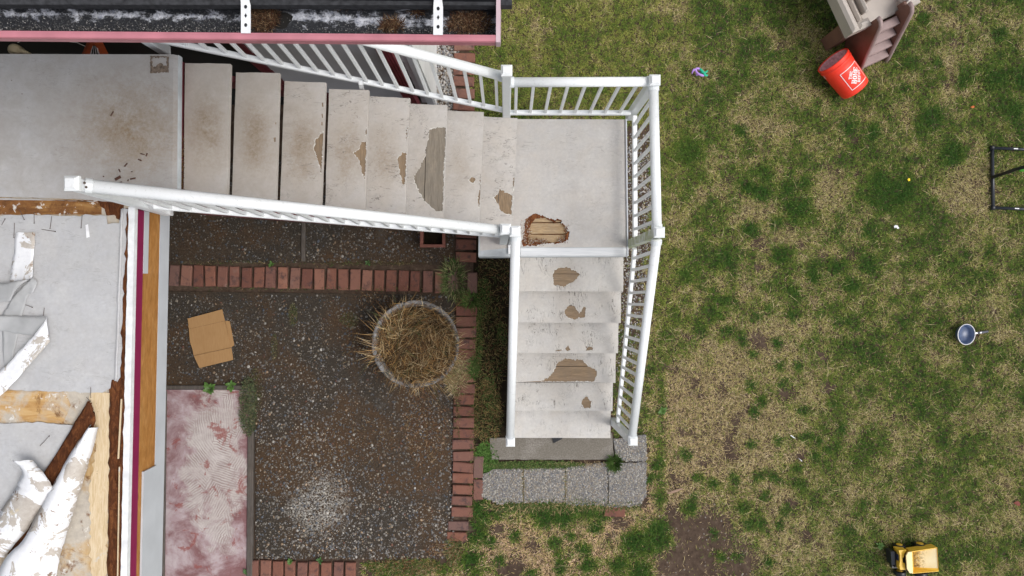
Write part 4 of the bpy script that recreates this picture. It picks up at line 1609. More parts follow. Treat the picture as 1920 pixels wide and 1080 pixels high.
for (a, b) in ((915, 245), (1155, 245), (1155, 460), (915, 460)):
    q = P(a, b, .9)
    MB().box((q.x, q.y, .42), (.09, .09, .83), bev=.004).build('support_post', MT['whitepost'], land)

# ================================================================== LOWER STAIRS
lost = empty('lower_staircase', P(1065, 650, 0), 'lower flight of six cracked cream treads down to the paving', 'staircase')
NY = [546.8, 605.5, 662.3, 718, 770.5, 821.5]
NX = [1168.5, 1164, 1159, 1154, 1148.5, 1144.5]
LH = {0: [z4([(335, 118), (380, 105), (425, 120), (440, 140), (415, 165), (375, 190), (335, 180), (330, 150)])],
      1: [z4([(375, 285), (395, 255), (415, 258), (437, 290), (455, 265), (466, 270), (460, 305), (420, 315), (390, 312)])],
      2: [z4([(460, 425), (490, 420), (492, 440), (462, 440)]), z4([(380, 432), (392, 418), (402, 436), (388, 442)]), z4([(340, 437), (368, 435), (366, 442), (342, 442)])],
      3: [z4([(345, 490), (380, 470), (450, 475), (475, 500), (510, 520), (500, 562), (400, 564), (280, 562), (320, 540), (335, 515)])],
      4: [z4([(440, 645), (465, 615), (485, 645), (480, 670), (455, 668)])]}
LW = [(.3, 1), (.25, 1.0), (.15, 1), (.3, 1.0), (.15, 1), (.12, .6)]
for k in range(6):
    z = ZL - R_ * (k + 1)
    nose = P(NX[k], NY[k], z)
    xl = .012 - .004 * k
    back = nose.y + .292
    cs = [Vector((xl, back, z)), Vector((nose.x + .003, back, z)), Vector((nose.x, nose.y, z)), Vector((xl, nose.y + .004, z))]
    cs = [cs[1], cs[0], cs[3], cs[2]]
    make_tread(lost, cs, z, LH.get(k, []), LW[k], 'X', MT['bare_x'], .5, 20 + k)
for xx in (.06, .80):
    m = MB()
    plank(m, (xx, .24, .835), (xx, -1.28, .012), .12, .04)
    m.build('stringer', MT['greyclad'], lost)


# ================================================================== RAILINGS
def capprof(w, h):
    return [(w / 2 * math.cos(a), h / 2 * math.sin(a)) for a in [2 * math.pi * i / 14 for i in range(14)]]


def post(parent, base, top, w=.062, mat=None, cap=.072, name='post'):
    base, top = Vector(base), Vector(top)
    MB().beam(base, top, w, w, ch=.006, up=(0, 1, 0)).build(name, mat or MT['whitepost'], parent)
    m = MB().box((top.x, top.y, top.z + .012), (cap, cap, .03), bev=.007)
    m.box((top.x, top.y, top.z + .031), (cap * .74, cap * .74, .012), bev=.005)
    return m.build('post_cap', MT['white'], parent)


def railing(label, tA, tB, bA, bB, n, posts, loc, f0=.0, f1=1.0, rw=.066, bw=.036, balw=.021):
    e = empty('stair_railing', loc, label, 'railing', 'white stair railings')
    tA, tB, bA, bB = (Vector(p) for p in (tA, tB, bA, bB))
    MB().beam(tA, tB, 0, 0, prof=capprof(rw, .056)).build('top_rail', MT['white'], e, smooth=True)
    MB().beam(bA, bB, bw, .04, ch=.006).build('bottom_rail', MT['white'], e)
    for p_, q_ in ((tA, tB), (tB, tA)):
        d_ = (q_ - p_).normalized()
        MB().beam(p_ + d_ * .004, p_ + d_ * .034, 0, 0, prof=capprof(rw * 1.14, .064)).build('rail_bracket', MT['whitepost'], e)
    for i in range(n):
        f = f0 + (f1 - f0) * (i + .5) / n
        a, b = bA.lerp(bB, f), tA.lerp(tB, f)
        b = b - Vector((0, 0, .012))
        MB().beam(a + Vector((0, 0, .006)), b, balw, balw, up=(tB - tA) if abs((tB - tA).normalized().z) < .9 else (0, 1, 0), ch=.002).build('baluster', MT['white'], e)
    for (b, t, nm, mat) in posts:
        post(e, b, t, name=nm, mat=mat)
    return e


# south rail of the upper flight
nbase, ntop = P(316, 396, 2.12), P(139, 345, 3.40)
pa_b, pa_t = P(943, 452, 1.10), P(948, 430, 2.09)
rs = railing('white railing along the patio side of the upper flight, from deck newel to landing',
             P(158, 347.5, 3.36), P(944, 431.5, 2.02), P(287, 386.5, 2.56), P(942, 441.5, 1.30), 22,
             [(nbase, ntop, 'newel_post', MT['white']), (pa_b, pa_t, 'post', MT['whitepost'])], P(316, 396, 0), .02, .99)
m = MB()
q0 = P(280, 385, 2.52)
m.prism([P(255, 372, 2.7), P(290, 377, 2.55), P(318, 381, 2.44), P(318, 403, 2.44), P(290, 396, 2.48)], .02)
m.build('mounting_plate', MT['whiteflash'], rs)
for dx in (-2.5, 2.5):
    m = MB().lathe([(.0, .004), (.006, .004), (.006, 0)], P(160.5 + dx * .6, 347 + dx * 1.6, 3.385), 10)
    m.build('bolt', MT['nail'], rs)

# north rail of the upper flight
pn_b, pn_t = Vector((-.045, 1.372, 1.0)), Vector((-.034, 1.374, 2.30))
rn = railing('white railing along the house side of the upper flight, its top end under the gutter',
             (-2.19, 1.59, 3.36), (-.055, 1.392, 2.13), (-2.17, 1.522, 2.46), (-.065, 1.386, 1.275), 21,
             [(P(311, 95, 2.2), P(90, -45, 3.45), 'post', MT['whitepost']), (pn_b, pn_t, 'post', MT['whitepost'])], P(312, 100, 0))
MB().beam(P(680, 172, 1.7), P(676, 155, 1.92), .026, .026).build('rail_strut', MT['white'], rn)
# landing rails
ne_b, ne_t = P(1180, 219, ZL - .1), P(1227, 151.5, 2.10)
rl = railing('white railing across the lawn side of the landing, next to the house',
             (-.02, 1.374, 2.062), (.935, 1.378, 2.062), (-.02, 1.376, 1.235), (.93, 1.374, 1.235), 8,
             [(ne_b, ne_t, 'post', MT['whitepost'])], (-.02, 1.374, 0), -.01, .97)
em_b, em_t = Vector((.968, .36, ZL - .14)), P(1235, 436, 2.11)
re_ = railing('white railing along the outer side of the landing, ending at a mossy post',
              (.945, 1.35, 2.062), (.968, .39, 2.062), (.962, 1.35, 1.23), (.966, .40, 1.23), 9,
              [(em_b, em_t, 'post', MT['mossy'])], (.96, 1.35, 0), .02, .99)
# lower flight, outer rail
lo_b, lo_t = P(1148, 789, .03), P(1186, 826, 1.20)
railing('white railing along the lawn side of the lower flight',
        (.968, .325, 2.055), (.950, -1.185, 1.185), P(1190, 466, 1.23), P(1158, 790, .42), 16,
        [(lo_b, lo_t, 'post', MT['whitepost'])], P(1148, 789, 0), .02, .99, bw=.032)
# lower flight, inner rail
pb_b, pb_t = P(961, 455, .95), P(965.5, 434, 2.10)
le_b, le_t = P(957, 800, .03), P(957, 828, 1.17)
rin = railing('white railing along the patio side of the lower flight',
              P(967, 441, 2.05), P(956.5, 824, 1.16), P(963.5, 470, 1.24), P(957.5, 795, .42), 16,
              [(pb_b, pb_t, 'post', MT['whitepost']), (le_b, le_t, 'post', MT['whitepost'])], P(957, 800, 0), .02, .99)
m = MB()
m.prism([P(953, 452, 1.085), P(957, 452, 1.085), P(957, 476, 1.085), P(953, 476, 1.085)], .01)
m.prism([P(957.2, 470, 1.085), P(964, 470, 1.085), P(964, 476, 1.085), P(957.2, 476, 1.085)], .01)
m.build('bracket', MT['whiteflash'], rin)
for (px_, py_, z_) in ((966.5, 447, 2.085), (957, 821, 1.192), (1238, 446, 2.085), (1186.5, 821, 1.215)):
    pass

# ================================================================== THINGS IN THE GAP BY THE HOUSE
o = MB()
hc_ = P(31, 95, 2.2)
prof = [(.0, .055), (.022, .05), (.036, .032), (.04, .008), (.035, -.04)]
o.lathe(prof, hc_, 18)
o.tube([hc_ + Vector((.02, .0, .015)), hc_ + Vector((.06, -.012, .0)), hc_ + Vector((.085, -.025, -.02))], [.022, .013, .010], 10)
tag(o.build('plastic_jug', MT['cream'], origin=hc_ - Vector((0, 0, .05)), smooth=True), 'cream plastic jug neck showing in the dark gap beside the deck', 'jug')
pts = [P(33, 80, 2.1), P(42, 75, 2.1), P(55, 72, 2.05), P(90, 74, 2.0), P(120, 77, 2.0), P(145, 80, 2.0), P(160, 87, 1.95)]
tag(MB().tube(pts, .0025, 6).build('cord', MT['cord'], origin=pts[0]), 'thin white cord arching over the dark gap', 'cord')
lad = empty('stepladder', P(180, 95, .05), 'orange stepladder half hidden in the dark gap', 'stepladder')
ap = P(178, 68, 2.0)
for q in (P(160, 110, 1.7), P(200, 110, 1.7)):
    MB().beam(ap, q, .03, .05).build('side_rail', MT['orange'], lad)
    MB().beam(q, Vector((q.x, q.y + .25, .05)), .03, .05).build('side_rail', MT['orange'], lad)
MB().prism([P(168, 104, 1.9), P(186, 104, 1.9), P(180, 82, 1.9), P(175, 82, 1.9)], .01).build('sticker', MT['whiteprint'], lad)
for k in range(3):
    MB().prism([P(171 + k * 5, 102, 1.903), P(173.5 + k * 5, 102, 1.903), P(176 + k * 1.5, 84, 1.903), P(175 + k * 1.5, 84, 1.903)], .002).build('sticker_stripe', MT['black'], lad)

# ================================================================== ON THE PATIO
# round planter with dry grass
pc = P(779, 645, .42); pc.z = 0
pl = empty('planter', pc, 'large round concrete planter overgrown with dry straw', 'planter')
prof = [(.27, 0), (.30, .02), (.345, .22), (.375, .38), (.392, .395), (.395, .42), (.388, .432), (.374, .432), (.362, .42), (.345, .36), (.32, .30)]
o = MB().lathe([(r, h) for r, h in prof], pc, 44, wob=.004).build('bowl', MT['planter'], pl, smooth=True)
ring = [pc + Vector((.335 * math.cos(a), .335 * math.sin(a), .36)) for a in [2 * math.pi * i / 40 for i in range(40)]]
MB().fan(pc + Vector((0, 0, .40)), ring).build('soil', MT['pottersoil'], pl)
N = 3400
a = rng.uniform(0, 6.28, N); r = np.sqrt(rng.uniform(0, 1, N)) * .33
pos = np.stack([pc.x + r * np.cos(a), pc.y + r * np.sin(a), .37 + .03 * rng.uniform(0, 1, N)], 1)
pos[:, 1] -= .02
cn = fbm(pos[:, 0] * 5, pos[:, 1] * 5, 40)
pal = np.array([(.42, .25, .095), (.58, .43, .23), (.25, .13, .05), (.10, .055, .027), (.60, .46, .27), (.06, .04, .02), (.11, .13, .045)])
c = pal[rng.choice(7, N, p=[.22, .12, .22, .18, .05, .14, .07])] * rng.uniform(.6, 1.15, N)[:, None] * (.15 + 1.15 * cn)[:, None]
me = blade_mesh('dry_grass', pos, rng.uniform(0, 6.28, N) * .6 + cn * 9, rng.uniform(.7, 1.5, N), np.where(rng.uniform(0, 1, N) < .2, rng.uniform(.18, .34, N), rng.uniform(.05, .2, N)), rng.uniform(.002, .0045, N), c, MT['grass'], .5)
tag(link('dry_grass', me, pl), kind='stuff')
N = 900                                                   # fringe falling over the rim
a = rng.uniform(0, 6.28, N)
keepA = ((np.cos(a - 5.6) > .55) & (rng.uniform(0, 1, N) < .6)) | (rng.uniform(0, 1, N) < .24)
a = a[keepA]; N = len(a)
rr_ = rng.uniform(.30, .37, N)
pos = np.stack([pc.x + rr_ * np.cos(a), pc.y + rr_ * np.sin(a), np.full(N, .425)], 1)
c = pal[rng.choice(5, N)] * rng.uniform(.6, 1.2, N)[:, None]
me = blade_mesh('overhanging_straw', pos, a + rng.normal(0, 1.5, N), rng.uniform(1.1, 1.6, N), rng.uniform(.05, .16, N), rng.uniform(.002, .004, N), c, MT['grass'], .8)
tag(link('overhanging_straw', me, pl), kind='stuff')


# straw heap beside the planter and other loose litter
def clump(name, cx, cy, rx, ry, N, pal, lo, hi, w, label=None, cat=None, z=.02, tilt=(.5, 1.4), group=None, kind=None, radial=False):
    a = rng.uniform(0, 6.28, N); r = np.sqrt(rng.uniform(0, 1, N))
    X, Y = toXY(cx + rx * r * np.cos(a), cy + ry * r * np.sin(a))
    pal = np.array(pal)
    c = pal[rng.integers(0, len(pal), N)] * rng.uniform(.6, 1.3, N)[:, None]
    hd = -a + rng.normal(0, .6, N) if radial else rng.uniform(0, 6.28, N)
    me = blade_mesh(name, np.stack([X, Y, np.full(N, z)], 1), hd, rng.uniform(*tilt, N) * (np.clip(r, .35, 1) if radial else 1), rng.uniform(lo, hi, N), rng.uniform(w * .7, w * 1.4, N), c, MT['grass'], .5)
    o = link(name, me)
    bx, by = toXY(cx, cy)
    v = np.empty(len(me.vertices) * 3, np.float32); me.vertices.foreach_get('co', v)
    v = v.reshape(-1, 3) - np.array([bx, by, 0], np.float32)
    me.vertices.foreach_set('co', v.reshape(-1)); me.update()
    o.location = (bx, by, 0)
    return tag(o, label, cat, group, kind)


GRN = [(.06, .12, .022), (.045, .095, .018), (.09, .15, .035), (.13, .16, .05)]
STR = [(.42, .32, .17), (.33, .24, .12), (.5, .4, .24), (.25, .17, .08)]
clump('straw_heap', 857, 700, 18, 36, 1500, STR + [(.22, .24, .09)], .03, .12, .004, 'pale heap of dead straw between planter and brick column', 'straw heap', .02, (.9, 1.5))
clump('grass_clump', 851, 522, 17, 34, 520, [(.06, .13, .03), (.09, .17, .04), (.16, .2, .08), (.34, .31, .15)], .04, .15, .004, 'tall green grass clump growing at the end of the brick row', 'grass clump', .02, (.3, 1.1), radial=True)
clump('grass_clump', 1151, 866, 8, 9, 500, GRN[:3], .05, .10, .005, 'round dark green tuft growing in the paver joint by the stair foot', 'grass clump', .02, (.2, 1.0), radial=True)
clump('grass_clump', 884, 563, 10, 9, 160, GRN[1:], .05, .11, .006, 'small curled green tuft on the brick column near the landing', 'grass clump', .02, (.6, 1.3), radial=True)
clump('grass_clump', 888, 690, 6, 18, 260, GRN[1:], .04, .09, .006, 'narrow bright green tuft on the edge of the dark planting bed', 'grass clump', .02, (.5, 1.2))
clump('creeping_weed', 912, 858, 22, 30, 1500, [(.075, .16, .03), (.10, .19, .04), (.06, .12, .025)], .012, .035, .007, 'bright green creeping weed spreading between bricks and concrete pad', 'weed', .02, (.6, 1.4))
clump('joint_moss', 1000, 870.5, 100, 7.5, 2600, [(.075, .14, .03), (.10, .16, .045), (.16, .17, .06), (.07, .11, .03)], .010, .028, .006, z=.026, tilt=(.5, 1.3), kind='stuff')
clump('joint_straw', 1100, 869, 60, 4, 350, STR, .01, .035, .003, z=.026, kind='stuff')
for jx in (981, 1059.5):
    clump('joint_straw', jx, 910, 3, 34, 260, STR + GRN[2:], .01, .03, .003, z=.026, kind='stuff')
clump('paver_grass', 1050, 948, 150, 9, 2600, GRN + STR[:2], .03, .075, .005, z=.01, tilt=(.4, 1.3), kind='stuff')
clump('feathery_weed', 470, 760, 16, 55, 1300, [(.075, .10, .045), (.10, .115, .06), (.13, .12, .06), (.05, .07, .03)], .015, .04, .006, 'feathery grey green weed leaning over the timber beside the red slab', 'weed', .05, (.7, 1.4))
litter('bed_litter', [(925, 520, 35, 70, .2, .01), (920, 650, 34, 80, .35, .01), (912, 770, 30, 60, .45, .01)], 3800, [(.11, .07, .03), (.19, .115, .045), (.07, .075, .02), (.26, .19, .08), (.07, .11, .028)], .02, .015, .06, .004)
litter('joint_weeds', [(889, 640, 4, 80, .25, .012), (887, 800, 4, 90, .25, .012), (884, 930, 6, 50, .15, .012), (858, 760, 5, 60, .1, .03), (868, 560, 16, 16, .1, .03), (600, 541, 240, 3, .08, .022), (600, 494, 240, 3, .07, .022)], 2200,
       [(.06, .10, .025), (.10, .13, .035), (.26, .19, .09), (.15, .09, .04), (.06, .045, .02)], .012, .012, .05, .004, tilt=(.6, 1.5))
litter('bed_moss', [(905, 560, 14, 40, .3, .01), (897, 640, 8, 60, .4, .01), (940, 625, 10, 20, .1, .01), (918, 740, 12, 50, .2, .01)], 1500, [(.07, .13, .028), (.11, .15, .04), (.05, .09, .02)], .015, .012, .04, .005)
litter('patio_straw', [(700, 560, 40, 18, .1, .022), (720, 690, 20, 30, .1, .022), (800, 800, 45, 70, .45, .022), (700, 830, 110, 40, .2, .022), (660, 640, 25, 40, .05, .022), (820, 1030, 20, 15, .1, .022)], 1500, [(.22, .11, .05), (.15, .07, .03), (.33, .24, .13), (.11, .05, .025)], .008, .02, .06, .0025)
litter('patio_moss', [(550, 590, 8, 22, .25, .021), (515, 650, 6, 25, .12, .021), (480, 730, 14, 40, .2, .021), (655, 600, 18, 14, .2, .021), (420, 492, 100, 4, .1, .021), (690, 494, 90, 4, .13, .021)], 1700, [(.07, .09, .03), (.12, .11, .05), (.22, .18, .1), (.05, .07, .02)], .006, .006, .022, .004)
litter('corner_grass', [(760, 1062, 70, 16, .6, .01), (850, 1030, 14, 26, .4, .01)], 1700, [(.06, .11, .025), (.10, .14, .04), (.33, .25, .13), (.22, .10, .05)], .01, .03, .07, .004, tilt=(.5, 1.4))

# leafy rosettes
lf = MB()
prof = [(0, .006), (.25, .012), (.5, .018), (.75, .014), (1, .001)]
for t, w in prof:
    zz = .018 * math.sin(t * 2.4)
    lf.v += [(t * .075, -w, zz + .003), (t * .075, 0, zz), (t * .075, w, zz + .003)]
for i in range(4):
    for k in range(2):
        lf.f.append([3 * i + k, 3 * i + 3 + k, 3 * i + 4 + k, 3 * i + 1 + k]); lf.m.append(0)
lo_ = lf.build('leaf_master', MT['leafgreen'], smooth=True)
leaf_me = lo_.data
bpy.data.objects.remove(lo_)
leaf_dark = leaf_me.copy(); leaf_dark.materials[0] = MT['leafdark']


def rosette(cx, cy, n, s, label, dark=False, z=.025):
    b = P(cx, cy, z)
    e = empty('weed', b, label, 'weed', 'leafy weeds')
    for i in range(n):
        o = kid('leaf', leaf_dark if dark else leaf_me, e, b + Vector((0, 0, .004 * (i % 3))), 2 * math.pi * i / n + random.uniform(-.3, .3))
        k = s * random.uniform(.7, 1.15)
        o.scale = (k, k, k)
        o.rotation_euler[1] = -random.uniform(0, .5)


rosette(395, 728, 11, .95, 'bright leafy weed on the timber at the top edge of the red slab')
rosette(435, 722, 8, .85, 'smaller leafy weed right of the bright one on the red slab timber')
rosette(510, 495, 6, .5, 'tiny weed in the joint above the brick row near the timber strip')
rosette(545, 1051, 8, .55, 'small weed on the mossy bricks at the bottom of the patio')
rosette(600, 1050, 6, .5, 'broad leaved seedling on the mossy bricks, nearer to the lawn', True)
rosette(1241, 770, 10, .75, 'light green dandelion like weed on the lawn by the outer stair rail')
rosette(1648, 1022, 7, .6, 'light green weed in the lawn beside the toy truck')
rosette(462, 1070, 7, .6, 'dark weed between the red slab and the mossy bricks', True)
rosette(690, 492, 5, .5, 'thin weed in the joint above the middle of the brick row', True)

# flattened cardboard
cb = empty('cardboard', P(395, 635, .022), 'flattened brown cardboard box lying on the dark patio', 'cardboard')


def z7(pts, z): return [P(300 + x / 3.177, 380 + y / 3.177, z) for x, y in pts]


MB().prism(z7([(165, 690), (370, 635), (386, 704), (172, 752)], .045), .005).build('flap', MT['cardboard'], cb)
MB().prism(z7([(172, 753), (386, 705), (425, 862), (200, 912), (195, 880), (178, 830)], .04), .005).build('panel', MT['cardboard'], cb)
MB().prism(z7([(388, 703), (415, 706), (442, 850), (425, 860)], .036), .005).build('side_flap', MT['cardboard'], cb)
MB().prism(z7([(201, 913), (425, 864), (436, 936), (235, 985)], .047), .005).build('flap', MT['cardboard'], cb)

# square terracotta-coloured planter under the stairs
q = P(811, 440, .2)
bx = empty('square_planter', (q.x, q.y, 0), 'square red brown box planter half hidden under the upper flight', 'planter')
w, h = .235, .20
for (dx, dy, sx, sy) in ((0, -w / 2 + .014, w, .028), (0, w / 2 - .014, w, .028), (-w / 2 + .014, 0, .028, w - .058), (w / 2 - .014, 0, .028, w - .058)):
    MB().box((q.x + dx, q.y + dy, h - .015), (sx, sy, .03), bev=.003).build('rim_board', MT['terracotta'], bx)
for (dx, dy, sx, sy) in ((0, -w / 2 + .022, w - .03, .012), (0, w / 2 - .022, w - .03, .012), (-w / 2 + .022, 0, .012, w - .06), (w / 2 - .022, 0, .012, w - .06)):
    MB().box((q.x + dx, q.y + dy, .092), (sx, sy, .155)).build('side_board', MT['terracotta'], bx)
MB().box((q.x, q.y, .11), (w - .06, w - .06, .02)).build('soil', MT['bedsoil'], bx)

# dark tile scrap at the stair foot
o = MB().prism([P(1034, 815, .05), P(1056, 815, .05), P(1054, 823, .045), P(1038, 831, .04)], .012)
tag(o.build('roof_tile_scrap', MT['black'], origin=P(1045, 822, .03)), 'dark grey scrap sticking out under the bottom tread', 'scrap')

# ================================================================== LAWN THINGS
# --- toddler climber with steps
U, V_ = Vector((.906, .423, 0)), Vector((.423, -.906, 0))
O = Vector((3.19, 2.33, 0))


def L(u, v, z): return O + U * u + V_ * v + Vector((0, 0, z))


clb = empty('toy_climber', O, 'tan and brown plastic toddler climber with moulded steps at the lawn corner', 'toy climber')


def lbox(name, u0, u1, v0, v1, z0, z1, mat, bev=.02, parent=None):
    c = L((u0 + u1) / 2, (v0 + v1) / 2, (z0 + z1) / 2)
    return MB().box(c, (u1 - u0, v1 - v0, z1 - z0), rz=math.atan2(U.y, U.x), bev=bev).build(name, mat, parent or clb)


def side_panel(u0, u1):
    pr = [(-.02, .66), (.02, .67), (.06, .64), (.09, .57), (.20, .30), (.30, .06), (.31, .0), (.05, .0), (-.03, .1)]
    m = MB()
    k = len(pr)
    v = [L(u0, a, z) for a, z in pr] + [L(u1, a, z) for a, z in pr]
    m.add(v, [list(range(k)), list(range(k, 2 * k))[::-1]] + [[i, k + i, k + (i + 1) % k, (i + 1) % k] for i in range(k)])
    m.build('step_side_panel', MT['brownpl'], clb)
    m = MB()
    um = (u0 + u1) / 2
    m.tube([L(um, a, z) for a, z in pr[:7]], .018, 8)
    m.build('panel_rim', MT['mauvepl'], clb, smooth=True)


side_panel(-.03, .0)
side_panel(.27, .30)
for k in range(4):
    lbox('step', .002, .268, .01 + .062 * k, .085 + .066 * k, .36 - .115 * k, .475 - .115 * k, MT['mauvepl'], .012)
# tower deck and its rims
lbox('platform', -.21, .44, -.72, -.012, .40, .47, MT['tanlight'], .02)
lbox('leg', -.20, -.06, -.14, -.02, 0, .40, MT['brownpl'], .02)
lbox('leg', -.20, -.06, -.72, -.58, 0, .40, MT['brownpl'], .02)
lbox('leg', .32, .43, -.16, -.03, 0, .40, MT['brownpl'], .02)
lbox('side_wall', -.222, -.150, -.76, .0, .41, .60, MT['tanlight'], .025)
lbox('side_wall', -.135, -.09, -.76, -.06, .472, .585, MT['tan'], .02)
lbox('front_ledge', -.148, -.032, -.07, .002, .42, .59, MT['tanlight'], .025)
lbox('slide_rail', -.045, -.01, -.76, -.12, .472, .60, MT['tanlight'], .018)
lbox('slide_bed', -.088, -.047, -.76, -.08, .472, .52, MT['tan'], .01)
lbox('slide_rail', .02, .065, -.76, -.20, .472, .66, MT['tan'], .018)
lbox('corner_ledge', .305, .47, -.10, .0, .43, .55, MT['tanlight'], .025)
lbox('side_wall', .34, .40, -.76, -.10, .472, .70, MT['tan'], .02)
lbox('toggle', .16, .28, -.36, -.26, .472, .56, MT['pink'], .02)
lbox('hinge', .275, .31, -.06, -.01, .50, .60, MT['brownpl'], .008)
lbox('hinge', .318, .345, -.075, -.045, .55, .62, MT['silver'], .008)

# --- bucket
ba, bb = P(1561.5, 113, .222), P(1603, 166.5, .140)
axis = (bb - ba).normalized()
bl_ = .362
bk = empty('bucket', (bb.x, bb.y, 0), 'bright red orange bucket lying on its side with white lettered square', 'bucket')
cen = (ba + bb) / 2
m0 = cen - axis * bl_ / 2
up = Vector((0, 0, 1)); up = (up - axis * up.dot(axis)).normalized()
cdir = axis.cross(up) * -1
prof = [(.138, .006), (.149, .0), (.153, .004), (.153, .022), (.147, .026), (.147, .040), (.152, .043), (.152, .056), (.1465, .060), (.1455, .10), (.143, .112), (.1405, .2), (.134, .350), (.128, .362), (.02, .3615), (.0, .3615)]
m = MB().lathe(prof, m0, 48, axis, ref=up)
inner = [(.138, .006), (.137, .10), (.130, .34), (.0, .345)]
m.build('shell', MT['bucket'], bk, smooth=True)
MB().lathe(inner[::-1], m0, 48, axis, ref=up).build('lining', plain('inner_glow_red_plastic', (.88, .42, .46), .7, .35, 40), bk, smooth=True)  # paler pink inside: light glowing through the plastic, put into the colour
m = MB()
hp = [m0 + axis * .05 + (cdir * -math.cos(t) * .158 + (-up * .35 + axis * .7).normalized() * .12 * math.sin(t)) for t in [math.pi * i / 14 for i in range(15)]]
m.tube([p if p.z > .012 else Vector((p.x, p.y, .012)) for p in hp], .0028, 6)
m.build('handle', MT['silver'], bk)


def on_bucket(s, t, lift=.0012):
    """s along the circumference (to cdir), t from mouth to base"""
    r = .1455 + (.134 - .1455) * (t - .1) / .25 + lift
    a = s / .142 + LOGO_A
    return m0 + axis * t + (up * math.cos(a) + cdir * math.sin(a)) * r


# cdir as seen from above points to the upper right of the photo
if cdir.x < 0: cdir = -cdir
LOGO_A = -.03
LT = .212


def print_poly(mb, poly):
    """poly in logo coordinates (s, t)"""
    pts = [on_bucket(a, b) for a, b in poly]
    mb.add(pts, [list(range(len(pts)))])


def ori(mb):
    for i, f in enumerate(mb.f):
        a, b, c = (Vector(mb.v[j]) for j in f[:3])
        if (b - a).cross(c - a).dot(up) < 0:
            mb.f[i] = f[::-1]


HS = .098
fr = MB()
for (s0, t0, s1, t1) in ((-HS, -HS, HS, -HS + .006), (-HS, HS - .006, HS, HS), (-HS, -HS + .0062, -HS + .006, HS - .0062), (HS - .006, -HS + .0062, HS, HS - .0062)):
    n_ = 8
    for i in range(n_):
        if abs(s1 - s0) > .02:
            a0, a1 = s0 + (s1 - s0) * i / n_, s0 + (s1 - s0) * (i + 1) / n_
            print_poly(fr, [(a0, LT + t0), (a1, LT + t0), (a1, LT + t1), (a0, LT + t1)])
        elif i == 0:
            print_poly(fr, [(s0, LT + t0), (s1, LT + t0), (s1, LT + t1), (s0, LT + t1)])
ori(fr)
fr.build('printed_frame', MT['whiteprint'], bk)
# slab-serif stencil capitals on a 0..1 by 0..1 cell, made of rectangles / quads
GL = {
    'T': [[(.0, .8), (1, .8), (1, 1), (0, 1)], [(.0, .62), (.14, .62), (.14, .8), (0, .8)], [(.86, .62), (1, .62), (1, .8), (.86, .8)], [(.34, .16), (.66, .16), (.66, .8), (.34, .8)], [(.18, 0), (.82, 0), (.82, .16), (.18, .16)]],
    'H': [[(.08, .15), (.36, .15), (.36, .85), (.08, .85)], [(.64, .15), (.92, .15), (.92, .85), (.64, .85)], [(0, 0), (.45, 0), (.45, .15), (0, .15)], [(.55, 0), (1, 0), (1, .15), (.55, .15)], [(0, .85), (.45, .85), (.45, 1), (0, 1)], [(.55, .85), (1, .85), (1, 1), (.55, 1)], [(.36, .42), (.64, .42), (.64, .58), (.36, .58)]],
    'E': [[(.08, .15), (.38, .15), (.38, .85), (.08, .85)], [(0, 0), (1, 0), (1, .15), (0, .15)], [(0, .85), (1, .85), (1, 1), (0, 1)], [(.38, .43), (.68, .43), (.68, .57), (.38, .57)], [(.86, .15), (1, .15), (1, .34), (.86, .34)], [(.86, .66), (1, .66), (1, .85), (.86, .85)]],
    'M': [[(.05, .15), (.22, .15), (.22, .85), (.05, .85)], [(.76, .15), (.98, .15), (.98, .85), (.76, .85)], [(0, 0), (.3, 0), (.3, .15), (0, .15)], [(.68, 0), (1.05, 0), (1.05, .15), (.68, .15)], [(0, .85), (.3, .85), (.3, 1), (0, 1)], [(.72, .85), (1.05, .85), (1.05, 1), (.72, 1)], [(.22, .85), (.32, .95), (.56, .18), (.46, .18)], [(.46, .18), (.56, .18), (.78, .9), (.70, .9)]],
    'P': [[(.08, .15), (.36, .15), (.36, .85), (.08, .85)], [(0, 0), (.5, 0), (.5, .15), (0, .15)], [(0, .85), (.8, .85), (.7, 1), (0, 1)], [(.42, .4), (.75, .4), (.85, .54), (.42, .54)], [(.66, .54), (.95, .54), (1, .68), (.95, .85), (.66, .85)]],
    'O': [], 'D': [],
}
for k in range(10):
    for ch in 'OD':
        a0, a1 = math.pi * (-.5) + 2 * math.pi * k / 10, math.pi * (-.5) + 2 * math.pi * (k + 1) / 10
        if ch == 'D' and k >= 5: continue
        g0 = .06 if k in (0, 5) else 0
        q = []
        cx_, ox, ix = (.5, .5, .18) if ch == 'O' else (.5, .5, .2)
        for aa, ro in ((a0 + g0, 1), (a1, 1), (a1, 0), (a0 + g0, 0)):
            rx, ry = (ox, .5) if ro else (ix, .36)
            q.append((cx_ + rx * math.cos(aa), .5 + ry * math.sin(aa)))
        GL[ch].append(q)
GL['D'] += [[(.08, .15), (.36, .15), (.36, .85), (.08, .85)], [(0, 0), (.5, 0), (.5, .15), (0, .15)], [(0, .85), (.5, .85), (.5, 1), (0, 1)]]
e1 = Vector((1, -1)).normalized()       # reading direction in (s, t)
e2 = Vector((-1, -1)).normalized()      # up of the letters
wr = MB()


def word(txt, w, h, y, gap=.18):
    tot = len(txt) * w + (len(txt) - 1) * w * gap
    x = -tot / 2
    for chh in txt:
        for poly in GL[chh]:
            pts = []
            for a, b in poly:
                q_ = e1 * (x + a * w) + e2 * (y + b * h)
                pts.append((q_.x, LT + q_.y))
            print_poly(wr, pts)
        x += w * (1 + gap)


word('THE', .021, .026, .030)
word('HOME', .034, .046, -.023, .1)
word('DEPOT', .0205, .028, -.058, .12)
ori(wr)
wr.build('printed_lettering', MT['whiteprint'], bk)

# --- purple and green toy
tb = P(1312, 135, .06)
ty = empty('plastic_toy', (tb.x, tb.y, 0), 'small purple and green plastic toy lying in the grass', 'toy')


